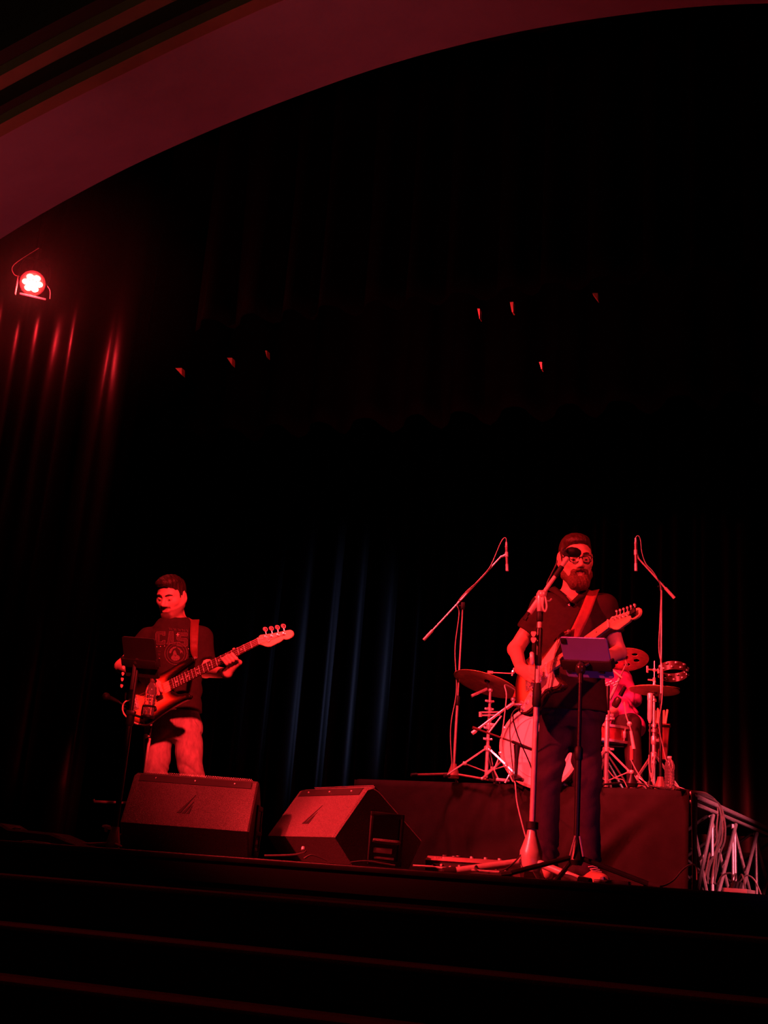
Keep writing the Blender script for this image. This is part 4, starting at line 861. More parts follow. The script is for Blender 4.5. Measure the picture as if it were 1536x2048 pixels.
# --- hi-hat: stand, two cymbals, tambourine
hb = on_riser(1307, 1562, 8.45); hb[2] = RZ
hh = thing('hi_hat_stand', 'chrome hi-hat stand with tall thin rod at the right of the kit', 'stand', hb)
zc_ = zat(1307, 1380, 8.45)
stand_tripod(hh, hb, V(hb[0], hb[1], zat(1307, 1390, 8.45)), r0=.0135, r1=.010, hubz=zat(1307, 1510, 8.45) - RZ, split=.55, spread=.24, angs=(10, 130, 250))
mb = W(hh); mb.cyl(V(hb[0], hb[1], RZ + .1), V(hb[0], hb[1], zat(1307, 1322, 8.45)), .0042, n=8); mb.build('pull_rod', M_chrome, hh)
mb = W(hh); mb.lathe([(.012, -.012), (.022, -.010), (.022, 0), (.012, .002)], V(hb[0], hb[1], zc_ - .016), (0, 0, 1), 14); mb.build('cymbal_seat', M_chrome, hh)
mb = W(hh); mb.lathe([(.007, 0), (.012, .004), (.012, .022), (.008, .03), (.008, .05), (.011, .055), (.011, .066), (.006, .07)], V(hb[0], hb[1], zc_ + .02), (0, 0, 1), 12); mb.cyl(V(hb[0] - .045, hb[1], zc_ + .07), V(hb[0], hb[1], zc_ + .07), .006, n=6); mb.build('clutch', M_chrome, hh)
mb = W(hh); mb.box(hb + V(0, -.10, .03), (.07, .24, .012), rotz(-.2), .004); mb.build('foot_board', M_chrome, hh)
for k in range(4): mb = W(hh); zz = zat(1307, (1452, 1462, 1400, 1525)[k], 8.45); mb.lathe([(.014, -.012), (.019, -.008), (.019, .008), (.014, .012)], V(hb[0], hb[1], zz), (0, 0, 1), 12); mb.box(V(hb[0] - .028, hb[1] - .012, zz), (.022, .010, .018), None, .003); mb.build('memory_lock', M_chrome, hh)
hc = V(hb[0], hb[1], zc_)
c1 = cymbal('hi_hat_cymbal', 'upper hi-hat cymbal, its bell up on the rod', hc + V(0, 0, .012), nrm(V(.03, .05, 1)), .178)
c2_ = cymbal('hi_hat_cymbal', 'lower hi-hat cymbal, its underside facing the riser', hc - V(0, 0, .004), nrm(V(.03, .05, -1)), .178)
tq = P(1346, 1343, 8.45)
tm = thing('tambourine', 'tambourine with rows of small jingles mounted beside the hi-hat rod', 'tambourine', tq)
ta = nrm(V(.0, .30, 1)); u_, v_, w_ = frame(ta)
mb = W(tm); mb.lathe([(.096, -.032), (.102, -.032), (.102, .032), (.096, .032), (.096, -.032)], tq, ta, 40); mb.build('frame', mat('tambourine_frame', (.07, .025, .025), .35, .1, .1, 20), tm)
for row in (-.016, .016):
    for k in range(10):
        a = 2 * pi * (k + (.5 if row > 0 else 0)) / 10; d = cos(a) * u_ + sin(a) * v_
        mb = W(tm)
        for s_ in (-.004, .004): mb.lathe([(.0, -.001), (.014, -.001), (.014, .001), (.0, .001)], tq + d * .100 + w_ * (row + s_), w_, 10)
        mb.build('jingle', M_chrome, tm)
mb = W(tm); rq = V(hb[0], hb[1], tq[2]); mb.cyl(rq, tq - u_ * 0 + nrm(rq - tq) * .098, .005, n=6); mb.ball(rq, .014, 8); mb.build('mount_arm', M_chrome, tm)
mb = W(tm); mb.tube([rq - V(.0, .0, 0), rq - V(.045, .01, 0)], .006, 6); mb.box(rq - V(.052, .01, 0), (.016, .008, .05), None, .004); mb.build('wing_screw', M_steel, tm)
# --- hi-hat microphone: pale pencil mic on a stand
pb = on_riser(1299, 1566, 8.15)
pt_ = thing('microphone_stand', 'thin black stand under the pale upright pencil microphone by the hi-hat', 'stand', pb)
tripod_base(pt_, pb, .2, (radians(20), radians(140), radians(260)), .06, 0, M_black, .006, .015, .014, .03)
mb = W(pt_); mb.cyl(V(pb[0], pb[1], RZ + .06), V(pb[0], pb[1], zat(1297, 1437, 8.15)), .007, n=8); mb.build('pole', M_black, pt_)
pm = thing('pencil_microphone', 'pale thick pencil microphone standing upright left of the hi-hat pole', 'microphone', V(pb[0], pb[1], zat(1297, 1437, 8.15)))
mb = W(pm); zA, zB = zat(1296, 1437, 8.15), zat(1294, 1386, 8.15); mb.lathe([(.008, zA - .03), (.018, zA), (.018, zA + (zB - zA) * .72)], V(pb[0], pb[1], 0), (0, 0, 1), 14); mb.build('body', M_lite, pm)
mb = W(pm); mb.lathe([(.0185, zA + (zB - zA) * .72), (.0195, zA + (zB - zA) * .74), (.0195, zB - .006), (.015, zB), (.0, zB)], V(pb[0], pb[1], 0), (0, 0, 1), 14); mb.build('grille', M_lite, pm)
# --- stick bag and sticks
sb = P(1322, 1478, 8.52)
t = thing('stick_bag', 'dark red stick bag hanging right of the hi-hat pole', 'bag', sb)
bt_ = zat(1322, 1447, 8.52); bb_ = zat(1320, 1520, 8.52)
mb = W(t); mb.prism([(-.055, bb_ - sb[2]), (.040, bb_ - sb[2]), (.062, bt_ - sb[2]), (-.060, bt_ - sb[2])], (sb, V(1, 0, 0), V(0, 0, 1), V(0, -1, 0)), -.03, .03, .01); mb.build('pouch', mat('wine_cloth', (.25, .05, .06), .7, 0, .15, 20, .2, 60), t)
mb = W(t); mb.box(sb + V(.0, -.012, bt_ - sb[2] - .02), (.125, .05, .018), None, .005); mb.build('strap', M_blackmatte, t)
mb = W(t); mb.tube([sb + V(-.02, 0, bt_ - sb[2] - .02), V(hb[0], hb[1], bt_ - .01)], .006, 6); mb.build('hook', M_steel, t)
for k, (x0, y0, x1, y1) in enumerate(((1315, 1452, 1316, 1416), (1318, 1452, 1319.5, 1419), (1327, 1452, 1328, 1420), (1330, 1453, 1335, 1419), (1311, 1452, 1311, 1421))):
    a_ = P(x0, y0, 8.52 - .01 * (k % 2)); b_ = P(x1, y1, 8.52 - .012 * (k % 2))
    t = thing('drumstick', ('drumstick in the red bag, second from its left', 'drumstick in the red bag, middle one of the five', 'drumstick in the red bag, second from its right', 'drumstick leaning outward at the right of the red bag', 'leftmost drumstick in the red bag')[k], 'drumstick', a_, 0, 'drumsticks in the stick bag')
    mb = W(t); mb.tube([a_ - (b_ - a_) * .6, a_, b_ - (b_ - a_) * .05, b_], [.0075, .0085, .0085, .006], 10); mb.build('shaft', M_wood if k != 0 else M_lite, t)
# --- overhead microphones on tall booms
def overhead(label, base, D, top, rear, head, mic_top, mic_bot, mlab, clab, cable_pts, leg_a, dk):
    b_ = on_riser(*base, D) ; t = thing('microphone_stand', label, 'stand', b_)
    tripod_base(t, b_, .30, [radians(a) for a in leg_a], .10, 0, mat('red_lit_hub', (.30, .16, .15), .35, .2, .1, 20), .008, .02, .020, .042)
    zt = zat(*top, D)
    mb = W(t); mb.cyl(V(b_[0], b_[1], RZ + .1), V(b_[0], b_[1], RZ + (zt - RZ) * .45), .0105, n=10); mb.build('lower_pole', M_black if dk else M_steel, t)
    mb = W(t); mb.lathe([(.012, -.03), (.017, -.02), (.017, .03), (.010, .04)], V(b_[0], b_[1], RZ + (zt - RZ) * .45), (0, 0, 1), 10); mb.build('clutch', M_blackmatte, t)
    mb = W(t); mb.cyl(V(b_[0], b_[1], RZ + (zt - RZ) * .44), V(b_[0], b_[1], zt), .007, n=10); mb.build('upper_pole', M_steel, t)
    A, Bq = P(*rear), P(*head); d = nrm(Bq - A); q = V(b_[0], b_[1], zt)
    mb = W(t); mb.cyl(A, Bq, .0062, n=8); mb.build('boom', M_lite, t)
    mb = W(t); mb.cyl(A - d * .02, A + d * .075, .011, n=10); mb.build('counterweight', M_lite, t)
    mb = W(t); mb.box(q + V(0, 0, .01), (.03, .03, .055), None, .006); mb.cyl(q + V(-.03, 0, .01), q + V(.02, 0, .01), .006, n=6); mb.build('boom_joint', M_blackmatte, t)
    MT, MBt = P(*mic_top), P(*mic_bot)
    mb = W(t); mid = MT + (MBt - MT) * .36; mb.tube([Bq - d * .01, mid], [.006, .012], 8); mb.lathe([(.0135, -.018), (.0135, .018)], mid, nrm(MT - MBt), 12); mb.build('mic_clip', M_lite, t)
    m = thing('pencil_microphone', mlab, 'microphone', MT)
    mb = W(m); mb.tube([MT, MT + (MBt - MT) * .74], .0105, 12); mb.build('body', mat('satin_mic_body', (.55, .42, .42), .3, .7, .1, 20), m)
    mb = W(m); mb.tube([MT + (MBt - MT) * .74, MT + (MBt - MT) * .78], .0118, 12); mb.tube([MT + (MBt - MT) * .02, MT + (MBt - MT) * .06], .0115, 12); mb.build('band', M_chrome, m)
    mb = W(m); mb.tube([MT + (MBt - MT) * .78, MBt], .0112, 12); mb.build('capsule', M_lite, m)
    mb = W(m); mb.tube([MT + (MT - MBt) * .14, MT], [.007, .009], 10); mb.build('plug', M_lite, m)
    c = thing('microphone_cable', clab, 'cable', MT)
    mb = W(c); mb.tube(smooth_path([P(*p_) for p_ in cable_pts], 6), .0036, 6); mb.build('cable', M_cablelight, c)
DL = 8.45
overhead('tall boom stand left of the drum kit leaning its arm over the crash', (906, 1562), DL, (915, 1214), (851, 1276, DL - .05), (1003, 1112, DL - .05), (1013, 1091, DL - .05), (1014.5, 1142, DL - .05),
         'pencil microphone hanging upright from the left overhead boom', 'cable looping off the left overhead microphone and down its pole',
         [(1013, 1083, DL - .05), (1012, 1077, DL - .05), (1008, 1076, DL - .05), (1001, 1086, DL - .05), (990, 1112, DL - .05), (978, 1137, DL - .06), (955, 1163, DL - .06), (936, 1180, DL - .06), (922, 1195, DL - .07), (914, 1208, DL - .03), (918, 1222, DL - .03), (917, 1240, DL - .03), (910, 1300, DL - .02), (913, 1380, DL - .02), (903, 1440, DL - .02), (901, 1480, DL - .02), (905, 1540, DL - .03)], (200, 330, 80), False)
DR_ = 8.25
overhead('tall boom stand at the right end of the kit, arm rising to the left', (1321, 1572), DR_, (1322, 1176), (1345, 1192, DR_ - .05), (1276, 1116, DR_ - .05), (1271.5, 1084, DR_ - .05), (1272, 1142, DR_ - .05),
         'pencil microphone hanging upright from the right overhead boom', 'cable arching off the right overhead microphone and down its pole',
         [(1271.5, 1078, DR_ - .05), (1273, 1073, DR_ - .05), (1277, 1072, DR_ - .05), (1281, 1080, DR_ - .05), (1284, 1105, DR_ - .05), (1292, 1128, DR_ - .05), (1305, 1142, DR_ - .06), (1316, 1160, DR_ - .06), (1322, 1180, DR_ - .04), (1320, 1240, DR_ - .02), (1318, 1300, DR_ - .02), (1325, 1340, DR_ - .02), (1324, 1400, DR_ - .02), (1318, 1447, DR_ - .02), (1325, 1490, DR_ - .02), (1335, 1530, DR_ - .02), (1345, 1565, DR_ - .05), (1365, 1577, DR_ - .1), (1380, 1582, DR_ - .2)], (180, 20, 100), True)
t = thing('microphone_cable', 'cables lying along the platform edge between the stand feet', 'cable', on_riser(1290, 1575, 7.9))
mb = W(t); mb.tube(smooth_path([P(1216, 1540, 7.95), P(1230, 1556, 7.95), P(1246, 1560, 7.95), P(1254, 1574, 7.95)], 5), .004, 6); mb.build('cable', M_cablelight, t)
mb = W(t); mb.tube(smooth_path([P(1262, 1520, 7.98), P(1275, 1545, 7.95), P(1297, 1574, 7.92)], 5), .004, 6); mb.build('cable', M_cablelight, t)
mb = W(t); mb.tube(smooth_path([P(1298, 1510, 7.98), P(1299, 1540, 7.95), P(1306, 1565, 7.92), P(1312, 1573, 7.92)], 5), .004, 6); mb.build('cable', M_cablelight, t)
# --- drum throne
dq = P(1213, 1500, 9.25); dq[2] = RZ
t = thing('drum_throne', 'round black drum throne under the drummer', 'stool', dq)
mb = W(t); mb.lathe([(.10, .43), (.17, .435), (.185, .46), (.18, .49), (.14, .505), (.0, .51)], dq, (0, 0, 1), 28); mb.build('seat', M_blackmatte, t)
mb = W(t); mb.cyl(dq + ZU * .12, dq + ZU * .44, .016, n=12); mb.build('post', M_chrome, t)
for a in (30, 150, 270): d = V(cos(radians(a)), sin(radians(a)), 0); mb = W(t); mb.tube([dq + ZU * .3 + d * .02, dq + d * .26 + ZU * .014], .010, 8); mb.build('leg', M_chrome, t)

# ================================================================== GUITARS
def burst(dark, mid, light): return [dark, dark, tuple((a * .65 + b * .35) for a, b in zip(dark, mid)), mid, tuple((a + b) / 2 for a, b in zip(mid, light)), light, light]
RINGS = [.012, .024, .036, .050, .062, .072]
M_body = mat('sunburst_lacquer', (1, 1, 1), .22, 0, .05, 14, attr='Col', coat=.6)
M_maple = mat('maple_neck', (.78, .56, .36), .4, 0, .1, 18, stretch=(1, 1, 6))
M_rosewood = mat('rosewood', (.085, .038, .030), .45, 0, .25, 40)
M_pearl = mat('pearl_dot', (.9, .85, .8), .3, 0, .05, 20)
M_pg = mat('cream_pickguard', (.80, .66, .58), .3, 0, .04, 10)
M_pick = mat('black_pickup', (.015, .012, .012), .45, 0, .1, 20)
STRAT = [(-.125, 0), (-.12, -.06), (-.095, -.115), (-.05, -.15), (.0, -.158), (.05, -.145), (.095, -.12), (.13, -.112), (.17, -.125), (.21, -.138), (.238, -.132), (.238, -.112), (.208, -.075), (.19, -.045), (.187, -.028), (.187, .028), (.2, .055), (.232, .088), (.268, .118), (.278, .138), (.26, .152), (.21, .145), (.15, .125), (.10, .115), (.05, .125), (0, .148), (-.05, .15), (-.09, .13), (-.115, .08), (-.124, .04)]
BASSB = [(-.075, .0), (-.078, -.05), (-.062, -.105), (-.02, -.142), (.03, -.152), (.085, -.145), (.14, -.135), (.19, -.128), (.24, -.122), (.29, -.120), (.335, -.122), (.352, -.110), (.335, -.088), (.285, -.072), (.258, -.05), (.25, -.03), (.25, .03), (.268, .046), (.32, .060), (.39, .074), (.428, .086), (.428, .102), (.39, .108), (.32, .106), (.25, .100), (.18, .103), (.11, .120), (.04, .140), (-.02, .135), (-.06, .09), (-.073, .045)]
def sunburst_cap(mb, out, G, cols, ins):
    from mathutils.geometry import delaunay_2d_cdt
    po = np.array(out); m = len(po); nr = []
    for i in range(m): t_ = nrm(po[(i + 1) % m] - po[i - 1]); nr.append((-t_[1], t_[0]))
    rim = po + np.array(nr) * ins; seg = np.roll(rim, -1, 0) - rim
    def dist(p):
        t_ = np.clip(((p - rim) * seg).sum(1) / ((seg ** 2).sum(1) + 1e-12), 0, 1); return np.linalg.norm(p - rim - seg * t_[:, None], axis=1).min()
    def inn(p):
        c = False
        for i in range(m):
            (xi, yi), (xj, yj) = rim[i], rim[i - 1]
            if (yi > p[1]) != (yj > p[1]) and p[0] < (xj - xi) * (p[1] - yi) / (yj - yi) + xi: c = not c
        return c
    pts = [Vector(q) for q in rim]; st = .009
    for x in np.arange(rim[:, 0].min(), rim[:, 0].max(), st):
        for y in np.arange(rim[:, 1].min(), rim[:, 1].max(), st):
            q = np.array([x, y])
            if inn(q) and dist(q) > .004: pts.append(Vector(q))
    vo, ed, fa, *_ = delaunay_2d_cdt(pts, [(i, (i + 1) % m) for i in range(m)], [list(range(m))], 1, 1e-6)
    b0 = len(mb.v); mb.add([G(v.x, v.y, .0) for v in vo], [tuple(f) for f in fa])
    ks = [0, .010, .024, .038, .050, .062, .078]
    for i, v in enumerate(vo):
        dd = dist(np.array(v)); mb.c[b0 + i] = tuple(float(np.interp(dd, ks, [c[j] for c in cols])) for j in range(3))
def make_guitar(nm, label, B, N, hint, S, kind):
    X = nrm(N - B); h = np.asarray(hint, float); Nn = nrm(h - X * (h @ X)); Y = np.cross(Nn, X); bass = kind == 'bass'
    def G(x, y, z=0.0): return B + X * x + Y * y + Nn * z
    RT = np.array([X, Y, Nn]).T
    t = thing(nm, label, 'guitar', B)
    fr = (B, X, Y, Nn)
    out = [tuple(q) for q in smooth_path(BASSB if bass else STRAT, 3, True)]
    cols = burst((.012, .008, .008), (.55, .14, .05), (.95, .45, .20)) if bass else burst((.05, .02, .015), (.40, .12, .05), (.78, .40, .18))
    mb = W(t); mb.prism(out, fr, -.042, -.002, .006); mb.c = [cols[0]] * len(mb.v); sunburst_cap(mb, out, G, cols, .004); mb.build('body', M_body, t, sharp=50)
    w0, w1 = (.021, .031) if bass else (.0215, .028); nx = .262 if bass else .165; nf = 20 if bass else 21
    def hw(x): return w0 + (w1 - w0) * (S - x) / (S - nx)
    # neck, fingerboard
    mb = W(t); m = 10; pts = []
    vs = []; fs = []
    for i in range(m + 1):
        x = nx - .06 + (S - nx + .06) * i / m
        for k in range(9):
            a = pi * k / 8; vs.append(G(x, hw(x) * cos(a), .004 - (.022 if x > nx else .012) * sin(a)))
    for i in range(m):
        for k in range(8): fs.append((i * 9 + k, i * 9 + k + 1, (i + 1) * 9 + k + 1, (i + 1) * 9 + k))
        fs.append((i * 9 + 8, i * 9, (i + 1) * 9, (i + 1) * 9 + 8))
    mb.add(vs, fs); mb.build('neck', M_maple, t)
    mb = W(t); mb.prism([(nx - .012, -hw(nx)), (S, -w0), (S, w0), (nx - .012, hw(nx))], fr, .003, .0095, .0012); fb = mb.build('fingerboard', M_rosewood if bass else M_maple, t)
    for k in range(1, nf + 1):
        x = S / 2 ** (k / 12); mb = W(t); mb.tube([G(x, -hw(x), .0098), G(x, hw(x), .0098)], .0016 if bass else .0010, 6); mb.build('fret', M_steel, fb)
    for k in (3, 5, 7, 9, 12, 15, 17, 19):
        x = (S / 2 ** (k / 12) + S / 2 ** ((k - 1) / 12)) / 2
        for yy in ((-.012, .012) if k == 12 else (0,)): mb = W(t); mb.cyl(G(x, yy, .0094), G(x, yy, .0103), .004, n=10); mb.build('position_dot', M_pearl if bass else M_pick, fb)
    mb = W(t); mb.box(G(S + .002, 0, .009), (.004, w0 * 2, .008), RT); mb.build('nut', M_pearl, t)
    # headstock
    s_ = 1.0 if bass else .95
    hs = [(0, -w0), (.012, -.028 * s_), (.03 * s_, -.045 * s_), (.06 * s_, -.060 * s_), (.10 * s_, -.060 * s_), (.132 * s_, -.060 * s_), (.150 * s_, -.054 * s_), (.158 * s_, -.062 * s_), (.185 * s_, -.068 * s_), (.208 * s_, -.062 * s_), (.217 * s_, -.045 * s_), (.210 * s_, -.026 * s_), (.19 * s_, -.016 * s_), (.14 * s_, -.004 * s_), (.09 * s_, .010 * s_), (.045 * s_, .025 * s_), (.02 * s_, .033 * s_), (.008, .030 * s_), (0, w0)]
    hfr = (G(S, 0), X, Y, Nn)
    mb = W(t); mb.prism([tuple(q) for q in smooth_path(hs, 2)], hfr, -.013, .001, .0025); hso = mb.build('headstock', M_maple, t)
    nt = 4 if bass else 6
    for k in range(nt):
        f = (k + .55) / nt; x = (.028 + .150 * f) * s_; ye = np.interp(x, [.02 * s_, .045 * s_, .09 * s_, .14 * s_, .19 * s_], [.033 * s_, .025 * s_, .010 * s_, -.004 * s_, -.016 * s_])
        q = G(S + x, ye - .018 * s_, 0)
        mb = W(t); mb.lathe([(.008 * s_, 0), (.009 * s_, .002), (.0055 * s_, .004), (.0055 * s_, .014), (.007 * s_, .016), (.0, .017)], q, Nn, 10); tn = mb.build('tuner', M_chrome, t)
        mb = W(t); e = G(S + x + .004, ye + .020 * s_, -.010); mb.cyl(G(S + x, ye - .012, -.010), e, .0032 * s_ + .0006, n=6)
        if bass:
            mb.torus(e + Y * .012 + X * .002, nrm(Nn * .6 + X * .8), .0125, .0034, 12, 6, (0, 2 * pi)); mb.ball(e + Y * .012, .009, 8, (.5, 1, 1), RT)
        else: mb.ball(e + Y * .006, .0085, 8, (.55, 1.1, 1), RT)
        mb.build('tuner_key', M_chrome, tn)
    if bass:
        mb = W(t); mb.cyl(G(S + .062, -.022, .001), G(S + .062, -.022, .008), .009, n=10); mb.build('string_tree', M_steel, hso)
    else:
        mb = W(t); q = G(S + .165, -.04, .0); mb.box(q, (.03, .028, .02), RT, .005); mb.box(q + Nn * .018 + X * .012, (.036, .026, .012), RT, .004); mb.box(q + Nn * .006, (.012, .02, .03), RT, .003); mb.build('clip_tuner', M_blackmatte, t)
    # hardware on the body
    ns = 4 if bass else 6; sp = .0185 if bass else .0104; zs = .014 if bass else .013
    for k in range(ns):
        yb = (k - (ns - 1) / 2) * sp; yn = (k - (ns - 1) / 2) * sp * (.52 if bass else .68)
        mb = W(t); mb.tube([G(-.005, yb, zs), G(S, yn, .0125), G(S + (.035 + .15 * (ns - 1 - k) / ns) * s_, yn - .012, .010)], .0013 if bass else .0007, 5); mb.build('string', M_steel, t)
    if bass:
        mb = W(t); mb.box(G(-.012, 0, .004), (.055, .088, .006), RT, .002); br = mb.build('bridge', M_chrome, t)
        for k in range(4): mb = W(t); mb.cyl(G(-.034, (k - 1.5) * .0185, .010), G(.006, (k - 1.5) * .0185, .010), .0068, n=10); mb.build('saddle', M_chrome, br)
        for (x, y) in ((.165, -.026), (.14, .024)): mb = W(t); mb.box(G(x, y, .006), (.040, .058, .016), RT, .004); pk = mb.build('pickup', M_pick, t)
        for (x, y) in ((.118, -.095), (.062, -.108), (.02, -.105)):
            mb = W(t); mb.lathe([(.011, 0), (.011, .004), (.0085, .006), (.008, .016), (.0, .0165)], G(x, y, -.001), Nn, 14); kb_ = mb.build('knob', M_pick, t)
            mb = W(t); mb.torus(G(x, y, .001), Nn, .0105, .0014, 14, 5); mb.build('knob_ring', M_chrome, kb_)
        mb = W(t); mb.cyl(G(.425, .095, -.02), G(.440, .098, -.02), .008, n=10); mb.cyl(G(-.072, 0, -.02), G(-.09, 0, -.02), .008, n=10); mb.build('strap_button', M_chrome, t)
    else:
        PG = [(.187, -.026), (.187, .028), (.205, .058), (.235, .088), (.255, .118), (.22, .122), (.16, .095), (.10, .070), (.055, .052), (.035, .045), (.012, .04), (.012, -.04), (-.02, -.062), (-.075, -.10), (-.078, -.125), (-.03, -.142), (.02, -.138), (.07, -.118), (.12, -.095), (.17, -.108), (.215, -.122), (.225, -.115), (.198, -.075), (.188, -.045)]
        mb = W(t); mb.prism(list(reversed(PG)), fr, -.001, .0022, .0006); mb.build('pickguard', M_pg, t)
        mb = W(t); mb.box(G(-.006, 0, .004), (.045, .076, .007), RT, .002); br = mb.build('bridge', M_chrome, t)
        for k in range(6): mb = W(t); mb.box(G(-.004, (k - 2.5) * .0104, .010), (.022, .009, .006), RT, .001); mb.build('saddle', M_chrome, br)
        mb = W(t); mb.tube(smooth_path([G(.008, -.030, .008), G(.02, -.05, .016), G(.06, -.08, .026), G(.10, -.09, .03)], 5), .0028, 6); mb.build('tremolo_arm', M_chrome, t)
        for (x, a) in ((.032, .10), (.085, 0), (.138, 0)):
            mb = W(t); Ra = RT @ rotz(a); mb.box(G(x, 0, .006), (.019, .082, .011), Ra, .004); pk = mb.build('pickup', M_pearl, t)
            for k in range(6): mb = W(t); q = G(x - (k - 2.5) * .0104 * sin(a), (k - 2.5) * .0104, .0115); mb.cyl(q, q + Nn * .0015, .0025, n=6); mb.build('pole_piece', M_steel, pk)
        for (x, y) in ((.018, -.075), (-.018, -.098), (-.052, -.116)):
            mb = W(t); mb.lathe([(.0125, 0), (.0125, .004), (.009, .006), (.0085, .014), (.0, .0145)], G(x, y, .002), Nn, 14); mb.build('knob', M_pearl, t)
        mb = W(t); mb.box(G(.065, -.075, .004), (.03, .006, .002), RT); mb.cyl(G(.06, -.075, .003), G(.055, -.075, .018), .0035, n=6); mb.build('selector_switch', M_pick, t)
        mb = W(t); mb.box(G(-.066, -.085, .001), (.048, .028, .006), RT @ rotz(-.7), .003); mb.build('jack_plate', M_chrome, t)
        mb = W(t); mb.cyl(G(.27, .142, -.02), G(.29, .150, -.02), .008, n=10); mb.cyl(G(-.124, 0, -.02), G(-.142, 0, -.02), .008, n=10); mb.build('strap_button', M_chrome, t)
    return t, G, X, Y, Nn
def solve_n(B, x, y, L, near=True):
    v = FWD + (x - 768) / FPX * RGT - (y - 1024) / FPX * UPV; w = CAMP - B
    a = v @ v; b = 2 * v @ w; c = w @ w - L * L; dsc = max(b * b - 4 * a * c, 0)
    return CAMP + v * ((-b - sqrt(dsc)) / (2 * a) if near else (-b + sqrt(dsc)) / (2 * a))
DG, DBs = 5.92, 7.40
gB = P(1060, 1366, 5.72); gN = solve_n(gB, 1219, 1249, .60)
gt, GG, gX, gY, gN_ = make_guitar('electric_guitar', 'sunburst electric guitar with pale pickguard worn by the bearded guitarist', gB, gN, (-.86, -.47, .20), .60, 'guitar')
bB_ = P(272, 1405, 7.12); bN_ = solve_n(bB_, 518, 1283, .864)
bt, BG, bX, bY, bN2 = make_guitar('bass_guitar', 'four string sunburst bass guitar with dark fingerboard worn by the bassist', bB_, bN_, (.05, -.97, .22), .864, 'bass')

